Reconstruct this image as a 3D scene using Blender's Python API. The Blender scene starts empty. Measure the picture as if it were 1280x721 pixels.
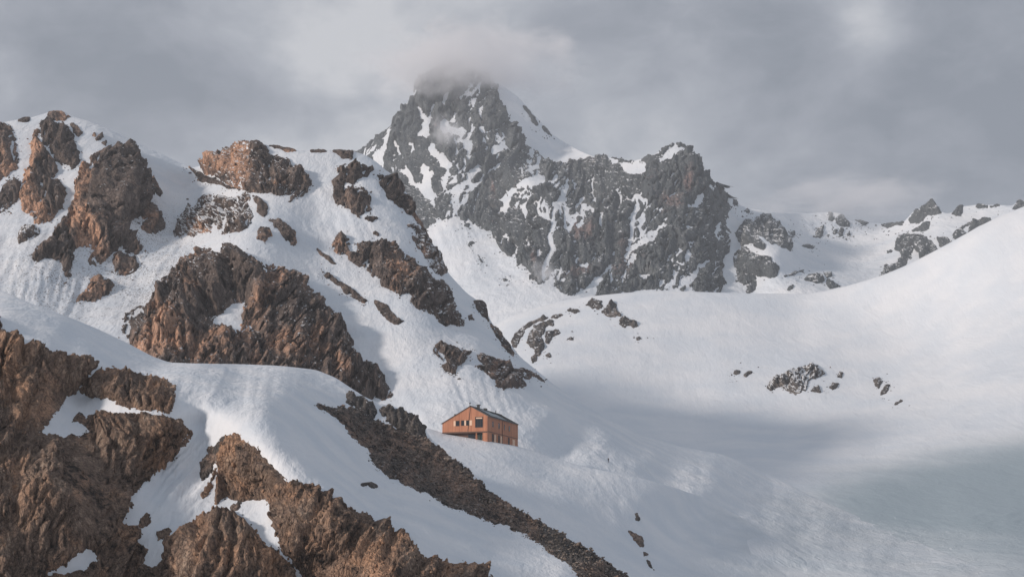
import bpy, bmesh, math, random
import numpy as np
from mathutils import Vector, Matrix
SC = bpy.context.scene
COL = SC.collection
# ------------------------------------------------------------ camera, world, sun
F = 2030.0                      # focal length in photo pixels (photo is 1280 wide)
PITCH = math.atan((715 - 360.5) / F)
cam_d = bpy.data.cameras.new('camera'); cam = bpy.data.objects.new('camera', cam_d); COL.objects.link(cam)
cam_d.sensor_width = 36; cam_d.lens = 36 * F / 1280; cam_d.clip_start = 1; cam_d.clip_end = 30000
cam.location = (0, 0, 0); cam.rotation_euler = (math.pi / 2 + PITCH, 0, 0)
SC.camera = cam
SUN_DIR = Vector((-0.80, -0.46, 0.34)).normalized()
SUN_EL = math.asin(SUN_DIR.z); SUN_AZ = math.atan2(SUN_DIR.x, SUN_DIR.y)
sl = bpy.data.lights.new('sun', 'SUN'); sl.energy = 3.3; sl.angle = math.radians(7); sl.color = (1.0, 0.86, 0.75)
so = bpy.data.objects.new('sun', sl); COL.objects.link(so); so.rotation_euler = (-SUN_DIR).to_track_quat('-Z', 'Y').to_euler()
SC.view_settings.view_transform = 'Standard'; SC.view_settings.look = 'None'
SC.view_settings.gamma = 1; SC.view_settings.exposure = 0.0
SC.cycles.volume_bounces = 8; SC.cycles.max_bounces = 10; SC.cycles.diffuse_bounces = 3


class NT:
    """tiny node helper"""
    def __init__(s, tree): s.t = tree; s.n = tree.nodes; s.n.clear()
    def add(s, typ, **kw):
        n = s.n.new(typ); ins = kw.pop('ins', {})
        for k, v in kw.items(): setattr(n, k, v)
        for k, v in ins.items(): s.put(n.inputs[k], v)
        return n
    def put(s, sock, v):
        if isinstance(v, bpy.types.NodeSocket): s.t.links.new(v, sock)
        elif isinstance(v, bpy.types.Node): s.t.links.new(v.outputs[0], sock)
        else: sock.default_value = v
    def math(s, op, a, b=0.0, c=0.0, clamp=False):
        n = s.add('ShaderNodeMath', operation=op, use_clamp=clamp); s.put(n.inputs[0], a); s.put(n.inputs[1], b); s.put(n.inputs[2], c); return n.outputs[0]
    def vmath(s, op, a, b=(0, 0, 0)):
        n = s.add('ShaderNodeVectorMath', operation=op); s.put(n.inputs[0], a)
        if op == 'SCALE': s.put(n.inputs[3], b); return n.outputs[0]
        s.put(n.inputs[1], b); return n.outputs[1] if op in ('DOT_PRODUCT', 'LENGTH') else n.outputs[0]
    def noise(s, vec, scale, detail=4, rough=0.55, dist=0.0):
        n = s.add('ShaderNodeTexNoise'); s.put(n.inputs['Vector'], vec); n.inputs['Scale'].default_value = scale
        n.inputs['Detail'].default_value = detail; n.inputs['Roughness'].default_value = rough; n.inputs['Distortion'].default_value = dist
        return n.outputs[0]
    def smooth(s, v, a, b, lo=0.0, hi=1.0):
        n = s.add('ShaderNodeMapRange', interpolation_type='SMOOTHSTEP'); s.put(n.inputs['Value'], v)
        for k, x in (('From Min', a), ('From Max', b), ('To Min', lo), ('To Max', hi)): s.put(n.inputs[k], x)
        return n.outputs[0]
    def mix(s, f, a, b):
        n = s.add('ShaderNodeMix', data_type='RGBA'); s.put(n.inputs[0], f); s.put(n.inputs[6], a); s.put(n.inputs[7], b); return n.outputs[2]


def lin(r, g, b):
    f = lambda c: (c / 255 / 12.92) if c / 255 <= 0.04045 else ((c / 255 + 0.055) / 1.055) ** 2.4
    return (f(r), f(g), f(b), 1)


def ray(u, v):
    x = (np.asarray(u, float) - 640) / F; y = -(np.asarray(v, float) - 360.5) / F
    c, s = math.cos(PITCH), math.sin(PITCH)
    return x, c - y * s, s + y * c


def at(u, v, D):
    """world point seen at photo position (u, v) and lying D metres ahead"""
    x, y, z = ray(u, v)
    return np.stack([x / y * D, np.ones_like(x) * D, z / y * D], -1)


# overcast sky: the Nishita sky almost wholly veiled by procedural stratus
W = bpy.data.worlds.new('World'); SC.world = W; W.use_nodes = True
t = NT(W.node_tree)
g = t.add('ShaderNodeTexCoord').outputs['Generated']
sky = t.add('ShaderNodeTexSky', sky_type='NISHITA', sun_disc=False, sun_elevation=SUN_EL, sun_rotation=SUN_AZ)
st = t.vmath('MULTIPLY', g, (1, 1, 1.7))
wob = t.vmath('SCALE', t.vmath('SUBTRACT', t.add('ShaderNodeTexNoise', ins={'Vector': st, 'Scale': 7.0, 'Detail': 5.0}).outputs['Color'], (0.5, 0.5, 0.5)), 0.07)
big = t.noise(st, 3.2, 5, 0.5, 0.3)
mid = t.noise(st, 8.0, 6, 0.55, 0.25)
gw = t.vmath('ADD', g, wob)
val = t.math('ADD', t.math('MULTIPLY', t.math('SUBTRACT', big, 0.5), 0.45), t.math('MULTIPLY', t.math('SUBTRACT', mid, 0.5), 0.75))
val = t.math('ADD', val, t.math('MULTIPLY', t.math('SUBTRACT', t.noise(t.vmath('ADD', st, wob), 20.0, 6, 0.6, 0.5), 0.5), 0.30))
for (u, v, su, a) in [
        (430, 75, 100, 0.24), (70, 40, 110, -0.18), (300, 140, 60, -0.05), (220, 70, 70, -0.08), (1075, 15, 40, 0.30), (180, 30, 50, -0.04),
        (960, 110, 130, -0.10), (1240, 120, 150, -0.18), (760, 150, 60, 0.08), (640, 30, 80, -0.02), (0, 140, 60, 0.08), (1210, 10, 80, -0.10), (860, 10, 70, 0.05)]:
    d = at(u, v, 1.0); d = d / np.linalg.norm(d)
    dist = t.vmath('LENGTH', t.vmath('SUBTRACT', gw, tuple(d)))
    r = su / F
    val = t.math('ADD', val, t.math('MULTIPLY', t.math('EXPONENT', t.math('MULTIPLY', t.math('POWER', t.math('DIVIDE', dist, r), 2.0), -0.5)), a))
ramp = t.add('ShaderNodeValToRGB')
t.put(ramp.inputs[0], t.math('ADD', val, 0.5))
for k, (p, c) in enumerate([(0.28, lin(126, 134, 146)), (0.43, lin(148, 154, 165)), (0.55, lin(168, 173, 182)), (0.70, lin(199, 201, 206))]):
    e = ramp.color_ramp.elements[k] if k < 2 else ramp.color_ramp.elements.new(p)
    e.position = p; e.color = c
cl = t.vmath('SCALE', ramp.outputs[0], 10.0)
mx = t.mix(0.985, sky.outputs[0], cl)
bg = t.add('ShaderNodeBackground', ins={'Color': mx, 'Strength': 0.1})
t.put(t.add('ShaderNodeOutputWorld').inputs[0], bg.outputs[0])

# ------------------------------------------------------------ numpy noise
def _h(ix, iy, seed):
    h = (ix.astype(np.int64) * 374761393 + iy.astype(np.int64) * 668265263 + seed * 1274126177) & 0xFFFFFFFF
    h = ((h ^ (h >> 13)) * 1103515245) & 0xFFFFFFFF
    h = ((h ^ (h >> 15)) * 2246822519) & 0xFFFFFFFF
    return ((h ^ (h >> 16)) & 0xFFFFFF) / float(0xFFFFFF)


def perlin(x, y, seed=0):
    ix = np.floor(x); iy = np.floor(y); fx = x - ix; fy = y - iy
    ux = fx * fx * fx * (fx * (fx * 6 - 15) + 10); uy = fy * fy * fy * (fy * (fy * 6 - 15) + 10)
    def gr(dx, dy):
        a = _h(ix + dx, iy + dy, seed) * 2 * math.pi
        return np.cos(a) * (fx - dx) + np.sin(a) * (fy - dy)
    a = gr(0, 0) * (1 - ux) + gr(1, 0) * ux; b = gr(0, 1) * (1 - ux) + gr(1, 1) * ux
    return (a * (1 - uy) + b * uy) * 1.5


def fbm(x, y, o=4, seed=0, gain=0.5):
    s = 0; a = 1
    for k in range(o): s = s + a * perlin(x * 2 ** k, y * 2 ** k, seed + k * 17); a *= gain
    return s


def ridged(x, y, o=3, seed=0, gain=0.55):
    s = 0; a = 1
    for k in range(o): s = s + a * (1 - 2 * np.abs(perlin(x * 2 ** k, y * 2 ** k, seed + k * 17))); a *= gain
    return s


def cells(x, y, seed=0, tilt=1.6):
    """Voronoi blocks: each cell a randomly raised and tilted plane; returns (height, edge distance)"""
    ix = np.floor(x); iy = np.floor(y)
    F1 = np.full(x.shape, 9.0); F2 = np.full(x.shape, 9.0); H = np.zeros(x.shape)
    for dx in (-1, 0, 1):
        for dy in (-1, 0, 1):
            cx, cy = ix + dx, iy + dy
            ox = x - cx - _h(cx, cy, seed + 1); oy = y - cy - _h(cx, cy, seed + 2)
            d = ox * ox + oy * oy
            near = d < F1
            F2 = np.where(near, F1, np.minimum(F2, d))
            hh = (_h(cx, cy, seed + 3) - 0.5) + ((_h(cx, cy, seed + 4) - 0.5) * ox + (_h(cx, cy, seed + 5) - 0.5) * oy) * tilt
            H = np.where(near, hh, H); F1 = np.where(near, d, F1)
    return H, np.sqrt(F2) - np.sqrt(F1)


def sstep(x, a, b):
    t_ = np.clip((x - a) / (b - a), 0, 1); return t_ * t_ * (3 - 2 * t_)


def sdf(poly, x, y):
    """signed distance in px, positive inside"""
    P = np.asarray(poly, float); d = np.full(x.shape, 1e9); ins = np.zeros(x.shape, bool)
    for i in range(len(P)):
        ax, ay = P[i]; bx, by = P[(i + 1) % len(P)]
        ex, ey = bx - ax, by - ay
        t_ = np.clip(((x - ax) * ex + (y - ay) * ey) / max(ex * ex + ey * ey, 1e-9), 0, 1)
        d = np.minimum(d, (x - ax - t_ * ex) ** 2 + (y - ay - t_ * ey) ** 2)
        if ay != by:
            c = ((ay > y) != (by > y)) & (x < ex * (y - ay) / ey + ax)
            ins ^= c
    d = np.sqrt(d); return np.where(ins, d, -d)


# ------------------------------------------------------------ mesh helpers
def tagset(o, label=None, cat=None, group=None, kind=None):
    if label: o['label'] = label
    if cat: o['category'] = cat
    if group: o['group'] = group
    if kind: o['kind'] = kind
    return o


def link(name, me, mat, parent=None, smooth=False):
    if mat and not me.materials: me.materials.append(mat)
    if smooth: me.polygons.foreach_set('use_smooth', np.ones(len(me.polygons), bool))
    o = bpy.data.objects.new(name, me); COL.objects.link(o)
    if parent: o.parent = parent
    return o


def np_mesh(name, V, Q):
    """V (n,3), Q (m,3|4) -> mesh"""
    k = Q.shape[1]
    me = bpy.data.meshes.new(name)
    me.vertices.add(len(V)); me.vertices.foreach_set('co', np.ascontiguousarray(V, np.float32).ravel())
    me.loops.add(Q.size); me.loops.foreach_set('vertex_index', np.ascontiguousarray(Q, np.int32).ravel())
    me.polygons.add(len(Q)); me.polygons.foreach_set('loop_start', np.arange(0, Q.size, k, dtype=np.int32))
    me.polygons.foreach_set('loop_total', np.full(len(Q), k, np.int32))
    me.update(calc_edges=True); return me


def add_attr(me, name, data):
    a = me.attributes.new(name, 'FLOAT', 'POINT'); a.data.foreach_set('value', np.ascontiguousarray(data, np.float32))


# ------------------------------------------------------------ terrain layers
class Layer:
    """A hillside: its skyline, its distance field (thin plate spline through surveyed points), rounded crest and back slope."""
    def __init__(s, crest, ctrl, R=8, sig=4, und=1.2, lam=60, seed=0, rmask=None, back=1.3):
        c = np.array(crest, float); s.gx = np.arange(c[0, 0] - 20, c[-1, 0] + 20, 0.5)
        y = np.interp(s.gx, c[:, 0], c[:, 1]); k = np.arange(-int(sig * 6), int(sig * 6) + 1) * 0.5
        w = np.exp(-0.5 * (k / sig) ** 2); w /= w.sum(); n = len(k) // 2
        s.gy = np.convolve(np.pad(y, n, 'edge'), w, 'valid')
        C = np.array(ctrl, float); s.P = C[:, :2] / 100; L = np.log(C[:, 2]); N = len(C)
        K = s._k(s.P[:, None] - s.P[None]); K += np.eye(N) * 0.02
        A = np.zeros((N + 3, N + 3)); A[:N, :N] = K; A[:N, N] = 1; A[:N, N + 1:] = s.P; A[N:, :N] = A[:N, N:].T
        s.w = np.linalg.solve(A, np.r_[L, 0, 0, 0])
        s.flutes = []; s.R, s.und, s.lam, s.seed, s.rmask, s.backk = R, und, lam, seed, rmask, back
    @staticmethod
    def _k(d):
        r2 = (d ** 2).sum(-1); return 0.5 * r2 * np.log(r2 + 1e-12)
    def crest(s, u): return np.interp(u, s.gx, s.gy)
    def depth(s, u, v):
        q = np.stack([u, v], -1).reshape(-1, 2) / 100; out = np.empty(len(q))
        for i in range(0, len(q), 40000):
            p = q[i:i + 40000]; out[i:i + 40000] = s._k(p[:, None] - s.P[None]) @ s.w[:len(s.P)] + s.w[len(s.P)] + p @ s.w[-2:]
        return np.exp(out).reshape(np.shape(u))
    def base(s, u, w):
        """surface point for column u and w px beneath the skyline (w < 0: over the crest and down the back)"""
        c = s.crest(u); wp = np.maximum(w, 0); b = np.maximum(-w, 0)
        D = s.depth(u, c + wp); m = D / F
        R = s.R * (s.rmask(u) if s.rmask else 1.0) * np.ones_like(u)
        q = np.clip(1 - wp / np.maximum(R, 0.01), 0, 1)
        D2 = D + m * R * (1 - np.sqrt(1 - q * q * 0.999)) + m * s.backk * b
        P = at(u, c + wp, D2)
        Rb = np.maximum(R, 2) * 1.5
        P[..., 2] -= m * np.where(b < Rb, b * b / (2 * Rb), Rb / 2 + (b - Rb)) + m * s.backk * b * 0.0
        und = s.und * (fbm(u / s.lam, (c + w) / s.lam, 5, s.seed, 0.42) * 1.0) * sstep(w, -2, 10)
        v = c + w
        for (cu, cv, ru, rv, dx, dy, fl, fa) in s.flutes:
            ac = u * dy - v * dx; al = u * dx + v * dy
            und = und + fa * fbm(ac / fl + 0.6 * fbm(u / 40, v / 40, 2, 5), al / (fl * 9), 3, 77, 0.5) * np.exp(-((u - cu) / ru) ** 2 - ((v - cv) / rv) ** 2)
        return P, m, und
    def surf(s, u, w, h=0.0, flat=1.0):
        """grid of displaced positions; u, w are 2-D arrays; h in px"""
        P, m, und = s.base(u, w)
        du = np.gradient(P, axis=1); dw = np.gradient(P, axis=0)
        N = np.cross(du, dw); N /= np.linalg.norm(N, axis=-1, keepdims=True) + 1e-12
        flip = (N * P).sum(-1) > 0
        mid = w[:, 0] > 3
        if mid.any() and flip[mid].mean() > 0.5: N = -N
        if isinstance(h, float): return P + N * (und * m)[..., None], m, N
        k = 1 - (1 - flat) * sstep(w, 8, 30); M = N.copy(); M[..., 2] *= k; M /= np.linalg.norm(M, axis=-1, keepdims=True)
        return P + N * (und * m)[..., None] + M * (h * m)[..., None], m, N


def grid_quads(nr, nc, keep=None):
    i = np.arange(nr * nc).reshape(nr, nc)
    Q = np.stack([i[:-1, :-1], i[1:, :-1], i[1:, 1:], i[:-1, 1:]], -1)
    return Q.reshape(-1, 4) if keep is None else Q[keep]


BACKROWS = np.array([-320, -220, -150, -100, -66, -44, -28, -18, -12, -8, -5, -3, -1.5, 0, 0.6, 1.3, 2.2, 3.4, 5, 7])

def snow_sheet(name, lay, u0, u1, vbot, mat, su=2.5, sv=3.0, attrs=None, kind='structure', label=None):
    us = np.arange(u0, u1 + su, su); vb = vbot(us)
    wmax = (vb - lay.crest(us))
    n = int(np.max(wmax) / sv)
    T = np.linspace(0, 1, n)[1:]
    U = np.tile(us, (len(BACKROWS) + len(T), 1)); Wd = np.empty_like(U)
    Wd[:len(BACKROWS)] = BACKROWS[:, None]
    Wd[len(BACKROWS):] = 7 + T[:, None] * np.maximum(wmax - 7, 6)[None]
    V, m, N = lay.surf(U, Wd)
    me = np_mesh(name, V.reshape(-1, 3), grid_quads(*U.shape))
    if attrs:
        for k, f in attrs.items(): add_attr(me, k, f(U, lay.crest(U) + Wd).ravel())
    o = link(name, me, mat, smooth=True); tagset(o, label, None, None, kind)
    o['px'] = float(np.median(m)); return o


STEP = 1.25
def rock(name, lay, polys, mat, label=None, cat=None, holes=(), H=6.0, bw=8.0, amp=1.0, stretch=1.6, dip=0.15, jit=1.0,
         warm=0.3, snow=0.25, seed=1, parent=None, group=None, kind=None, step=STEP, blocky=1.0, patch=0.0, big=0.0, dark=0.0, px=None, tints=(), mods=(), flat=0.45, fine_amp=1.0):
    if isinstance(polys[0][0], (int, float)): polys = [polys]
    pts = np.concatenate([np.array(p, float) for p in polys]); mg = 5
    us = np.arange(pts[:, 0].min() - mg, pts[:, 0].max() + mg, step)
    cr = lay.crest(us)
    w0 = max(pts[:, 1].min() - mg - cr.max(), -14); w1 = pts[:, 1].max() + mg - cr.min()
    w0 = max(min(w0, 1e9), -14)
    ws = np.arange(w0, w1, step)
    U, Wd = np.meshgrid(us, ws); V = lay.crest(U) + Wd
    s = np.full(U.shape, -1e9)
    for p in polys: s = np.maximum(s, sdf(p, U, V))
    for h in holes: s = np.minimum(s, -sdf(h, U, V))
    e = jit * (fbm(U / 11, V / 11, 4, seed + 5, 0.6) * 3.0 + fbm(U / 3.1, V / 3.1, 2, seed + 9) * 0.9)
    s = s + e
    ca, sa = math.cos(dip), math.sin(dip)
    X = U * ca + V * sa; Y = (-U * sa + V * ca) / stretch
    X = X + fbm(U / 30, V / 30, 3, seed + 3) * 5; Y = Y + fbm(U / 30 + 9, V / 30, 3, seed + 4) * 4
    k = amp
    c1, e1 = cells(X / 24, Y / 24, seed * 7 + 1); c2, e2 = cells(X / 10, Y / 10, seed * 7 + 11); c3, e3 = cells(X / 4.6, Y / 4.6, seed * 7 + 21)
    def crease(x_, y_, sd): return np.abs(perlin(x_, y_, sd)) ** 0.8
    det = blocky * (c1 * 4.5 + c2 * 1.6) + 11.5 * crease(X / 20, Y / 27, seed + 30) + 6.0 * crease(X / 9, Y / 13 + 5, seed + 31) + 3.0 * crease(X / 4.3 + 7, Y / 5.8, seed + 32) - 7.0
    det = det + fine_amp * c3 * 1.3 - 3.0 * np.exp(-np.abs(perlin(X / 30, Y / 50, seed + 70)) / 0.03)
    if big: det = det + big * (ridged(X / 70, Y / 85, 3, seed + 40, 0.5) - 0.5)
    for (mu, mv, ru, rv, mh) in mods: det = det + mh / max(k, .01) * np.exp(-((U - mu) / ru) ** 2 - ((V - mv) / rv) ** 2)
    ins = sstep(s, 0, 5)
    h = np.where(s > 0, H * (1 - np.exp(-np.maximum(s, 0) / (bw * 0.7))) + 0.7, s * 1.2) + det * k * ins
    if patch:
        pn = fbm((U * .64 + V * .77) / 5, (U * .77 - V * .64) / 19, 4, seed + 50, 0.66) + 0.15 * c2
        h = h - (H + 6 * k) * 1.5 * sstep(pn, 0.62 - patch, 0.75 - patch)
        h = np.where(s > 0, np.maximum(h, -3), h)
    else:
        h = np.where(s > 1.5, np.maximum(h, 0.5), h)
    tap = sstep(Wd, -14, -6)
    h = h * tap - 3 * (1 - tap)
    P, m, N = lay.surf(U, Wd, h, flat)
    vk = (s > -2.2) & (h > -2.9)
    fk = vk[:-1, :-1] | vk[1:, :-1] | vk[1:, 1:] | vk[:-1, 1:]
    Q = grid_quads(*U.shape, keep=fk)
    used = np.unique(Q); remap = np.zeros(U.size, np.int64); remap[used] = np.arange(len(used))
    me = np_mesh(name, P.reshape(-1, 3)[used], remap[Q])
    tn = fbm(U / 45, V / 60, 4, seed + 60, 0.55)
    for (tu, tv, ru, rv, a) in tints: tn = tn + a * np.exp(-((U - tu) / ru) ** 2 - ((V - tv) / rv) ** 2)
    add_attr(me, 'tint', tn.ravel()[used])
    o = link(name, me, mat, parent); tagset(o, label, cat, group, kind)
    mm = float(np.median(m)); o['px'] = px or mm; o['warm'] = warm; o['snowy'] = snow; o['dark'] = dark
    return o

# ------------------------------------------------------------ materials
def newmat(name):
    m = bpy.data.materials.new(name); m.use_nodes = True; return m, NT(m.node_tree)


def obj_attr(t, name):
    n = t.add('ShaderNodeAttribute', attribute_type='OBJECT', attribute_name=name); return n.outputs['Fac']


def geo_attr(t, name):
    n = t.add('ShaderNodeAttribute', attribute_type='GEOMETRY', attribute_name=name); return n.outputs['Fac']


def snow_bump(t, cpx, strength=1.0):
    fine = t.noise(t.vmath('MULTIPLY', cpx, (1, 0.5, 1)), 0.30, 4, 0.6)
    mid_ = t.noise(t.vmath('MULTIPLY', cpx, (1, 0.4, 0.35)), 0.10, 5, 0.55, 0.4)
    runs = t.noise(t.vmath('MULTIPLY', cpx, (1, 0.25, 0.12)), 0.22, 3, 0.5, 0.8)
    hgt = t.math('ADD', t.math('ADD', t.math('MULTIPLY', fine, 0.55), t.math('ADD', t.math('MULTIPLY', mid_, 3.0), t.math('MULTIPLY', t.noise(t.vmath('MULTIPLY', cpx, (1, 0.4, 0.5)), 0.03, 4, 0.5, 0.6), 9.0))), t.math('MULTIPLY', runs, 1.5))
    return hgt


def snow_material():
    m, t = newmat('snow')
    pos = t.add('ShaderNodeNewGeometry').outputs['Position']
    px = obj_attr(t, 'px')
    inv = t.math('DIVIDE', 1.0, px)
    cpx = t.vmath('SCALE', pos, inv)
    hgt = snow_bump(t, cpx)
    painted_shade = geo_attr(t, 'painted_shade'); dirt = geo_attr(t, 'dirt'); rough_ = geo_attr(t, 'ripple')
    rip = t.noise(t.vmath('MULTIPLY', cpx, (0.35, 0.08, 1.0)), 0.22, 6, 0.72, 1.2)
    hgt = t.math('ADD', hgt, t.math('MULTIPLY', t.math('MULTIPLY', rip, rough_), 9.0))
    n1 = t.noise(cpx, 0.012, 5, 0.55)
    col = t.mix(t.smooth(n1, 0.3, 0.7), (0.63, 0.685, 0.75, 1), (0.73, 0.76, 0.80, 1))
    shade_wob = t.math('ADD', painted_shade, t.math('MULTIPLY', t.math('SUBTRACT', t.noise(t.vmath('MULTIPLY', cpx, (0.3, 0.12, 1)), 0.05, 5, 0.6), 0.5), 0.45))
    shadef = t.math('MULTIPLY', t.smooth(shade_wob, 0.15, 1.0), t.smooth(painted_shade, 0.0, 0.2))
    col = t.mix(shadef, col, (0.31, 0.385, 0.435, 1))  # teal shade and haze of the valley, painted into the snow colour
    # wind blown grit and pebbles melted out of the slope below the crags
    grit = t.noise(t.vmath('MULTIPLY', cpx, (1, 0.4, 0.13)), 0.45, 4, 0.62, 0.5)
    dpatch = t.noise(cpx, 0.035, 3, 0.5)
    gf = t.math('MULTIPLY', t.smooth(grit, 0.535, 0.62), t.math('MULTIPLY', dirt, t.smooth(dpatch, 0.32, 0.55)))
    col = t.mix(gf, col, (0.11, 0.095, 0.088, 1))
    bump = t.add('ShaderNodeBump', ins={'Strength': 0.75, 'Distance': t.math('MULTIPLY', px, obj_attr(t, 'bumpy')), 'Height': hgt})
    b = t.add('ShaderNodeBsdfPrincipled', ins={'Base Color': col, 'Roughness': 0.62, 'Normal': bump})
    b.inputs['Specular IOR Level'].default_value = 0.3
    t.put(t.add('ShaderNodeOutputMaterial').inputs[0], b.outputs[0]); return m


def rock_material(name, c_dark, c_mid, c_light, c_warm, contrast=1.0):
    m, t = newmat(name)
    geo = t.add('ShaderNodeNewGeometry'); pos = geo.outputs['Position']
    px = obj_attr(t, 'px'); inv = t.math('DIVIDE', 1.0, px); cpx = t.vmath('SCALE', pos, inv)
    sq = t.vmath('MULTIPLY', cpx, (1, 0.7, 0.55))
    large = t.noise(sq, 0.020, 4, 0.6, 0.3); medium = t.noise(sq, 0.09, 5, 0.62, 0.5); fine = t.noise(sq, 0.33, 4, 0.65)
    streak = t.noise(t.vmath('MULTIPLY', cpx, (1, 0.6, 0.16)), 0.16, 4, 0.6, 0.4)
    tint = geo_attr(t, 'tint')
    vor = t.add('ShaderNodeTexVoronoi', feature='DISTANCE_TO_EDGE'); t.put(vor.inputs['Vector'], t.vmath('ADD', t.vmath('MULTIPLY', cpx, (1, 0.8, 0.5)), t.vmath('SCALE', t.add('ShaderNodeTexNoise', ins={'Vector': cpx, 'Scale': 0.2}).outputs['Color'], 5.0)))
    vor.inputs['Scale'].default_value = 0.17
    a = t.math('ADD', t.math('MULTIPLY', large, 0.9), t.math('ADD', t.math('MULTIPLY', medium, 1.0), t.math('MULTIPLY', fine, 0.55)))
    a = t.math('ADD', a, t.math('MULTIPLY', streak, 0.55))          # mean about 1.5
    a = t.math('SUBTRACT', a, obj_attr(t, 'dark'))
    col = t.mix(t.smooth(a, 1.20, 1.50), c_dark, c_mid)
    col = t.mix(t.smooth(a, 1.48, 1.95), col, c_light)
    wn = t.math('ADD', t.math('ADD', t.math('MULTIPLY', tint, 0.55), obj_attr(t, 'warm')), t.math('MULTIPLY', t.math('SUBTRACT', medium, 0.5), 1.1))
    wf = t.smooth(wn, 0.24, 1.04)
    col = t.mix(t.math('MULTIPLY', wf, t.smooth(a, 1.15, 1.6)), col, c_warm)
    ck = t.math('MULTIPLY', t.smooth(vor.outputs['Distance'], 0.0, 0.10), t.smooth(t.math('ABSOLUTE', t.math('SUBTRACT', streak, 0.5)), 0.0, 0.018))
    col = t.mix(ck, t.mix(0.45, c_dark, col), col)
    # snow caught on ledges
    nz = t.add('ShaderNodeSeparateXYZ', ins={0: geo.outputs['True Normal']}).outputs[2]
    sn = t.math('ADD', nz, t.math('MULTIPLY', t.math('SUBTRACT', t.noise(sq, 0.16, 4, 0.6), 0.5), 0.9))
    sf = t.smooth(sn, t.math('SUBTRACT', 1.12, obj_attr(t, 'snowy')), t.math('SUBTRACT', 1.20, obj_attr(t, 'snowy')))
    col = t.mix(sf, col, (0.80, 0.82, 0.85, 1))
    hgt = t.math('ADD', t.math('MULTIPLY', medium, 4.0), t.math('ADD', t.math('MULTIPLY', fine, 2.2), t.math('MULTIPLY', streak, 2.0)))
    hgt = t.math('ADD', hgt, t.math('MULTIPLY', t.smooth(vor.outputs['Distance'], 0.0, 0.22), 1.1))
    bump = t.add('ShaderNodeBump', ins={'Strength': 1.0, 'Distance': t.math('MULTIPLY', px, 1.3), 'Height': hgt})
    b = t.add('ShaderNodeBsdfPrincipled', ins={'Base Color': col, 'Roughness': 0.88, 'Normal': bump}); b.inputs['Specular IOR Level'].default_value = 0.2
    t.put(t.add('ShaderNodeOutputMaterial').inputs[0], b.outputs[0]); return m


SNOW = snow_material()
ROCK_NEAR = rock_material('brown_cliff_rock', (0.032, 0.026, 0.024, 1), (0.215, 0.152, 0.118, 1), (0.50, 0.385, 0.30, 1), (0.50, 0.305, 0.20, 1))
ROCK_MID = rock_material('outcrop_rock', (0.035, 0.030, 0.029, 1), (0.145, 0.115, 0.102, 1), (0.36, 0.285, 0.245, 1), (0.66, 0.39, 0.26, 1))
ROCK_GREY = rock_material('grey_rock', (0.032, 0.030, 0.030, 1), (0.125, 0.112, 0.105, 1), (0.33, 0.285, 0.255, 1), (0.36, 0.25, 0.195, 1))
ROCK_FAR = rock_material('far_peak_rock', (0.050, 0.060, 0.067, 1), (0.105, 0.120, 0.130, 1), (0.19, 0.20, 0.205, 1), (0.27, 0.185, 0.17, 1))


def plain(name, col, rough=0.6, metal=0.0, noise_amt=0.25, scale=3.0, spec=0.4):
    m, t = newmat(name)
    co = t.add('ShaderNodeTexCoord').outputs['Object']
    n = t.noise(co, scale, 4, 0.6)
    c = t.mix(n, tuple(x * (1 - noise_amt) for x in col[:3]) + (1,), tuple(min(1, x * (1 + noise_amt)) for x in col[:3]) + (1,))
    b = t.add('ShaderNodeBsdfPrincipled', ins={'Base Color': c, 'Roughness': rough, 'Metallic': metal}); b.inputs['Specular IOR Level'].default_value = spec
    t.put(t.add('ShaderNodeOutputMaterial').inputs[0], b.outputs[0]); return m

# ------------------------------------------------------------ the hillsides
CR1 = [(-60,340),(0,362),(40,380),(80,394),(120,410),(160,429),(190,445),(212,453),(240,454),(300,455),(350,457),(395,462),(420,472),(436,483),(455,495),(475,504),(492,508),(515,517),(530,530),(537,548),(553,560),(562,573),(580,581),(592,594),(602,606),(616,616),(632,628),(655,641),(682,657),(728,682),(756,702),(784,720),(840,765)]
CT1 = [(-60,345,330),(0,364,330),(120,412,330),(212,455,328),(300,457,366),(395,464,392),(436,485,380),(492,510,368),(537,550,348),(602,608,328),(682,659,310),(784,722,288),(840,760,280),
 (0,405,285),(60,430,284),(110,450,286),(215,475,288),(270,485,288),(330,500,284),(350,535,266),(375,580,255),(430,625,248),(520,680,243),(600,722,240),(650,760,236),
 (300,475,325),(390,500,330),(250,530,276),(235,560,270),(215,620,256),(180,680,243),(150,760,232),(280,600,262),(320,610,256),(330,690,236),(400,720,238),(400,780,230),
 (0,470,272),(0,600,232),(-60,600,230),(0,780,218),(50,500,268),(100,500,282),(150,485,280),(150,560,262),(80,600,238),(100,660,230),(190,590,262),(250,700,232),(300,650,246),
 (450,560,318),(470,600,300),(550,640,292),(620,690,276),(700,722,262),(430,510,350),(760,760,262)]
CR2 = [(420,512),(480,524),(540,536),(553,541),(580,546),(610,551),(645,557),(670,564),(700,574),(730,583),(760,589),(800,597),(840,608),(880,622),(930,648),(980,685),(1040,740),(1080,790)]
CT2 = [(420,514,490),(500,530,496),(553,543,499),(610,553,494),(645,559,500),(700,577,505),(760,591,500),(840,610,520),(880,624,565),(930,650,562),(980,688,528),(1040,742,462),
 (550,575,440),(600,640,388),(650,600,445),(650,680,372),(750,640,452),(800,690,432),(720,740,340),(850,660,500),(900,720,452),(800,780,330),(500,600,400),(700,610,455),(1000,790,400)]
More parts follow.
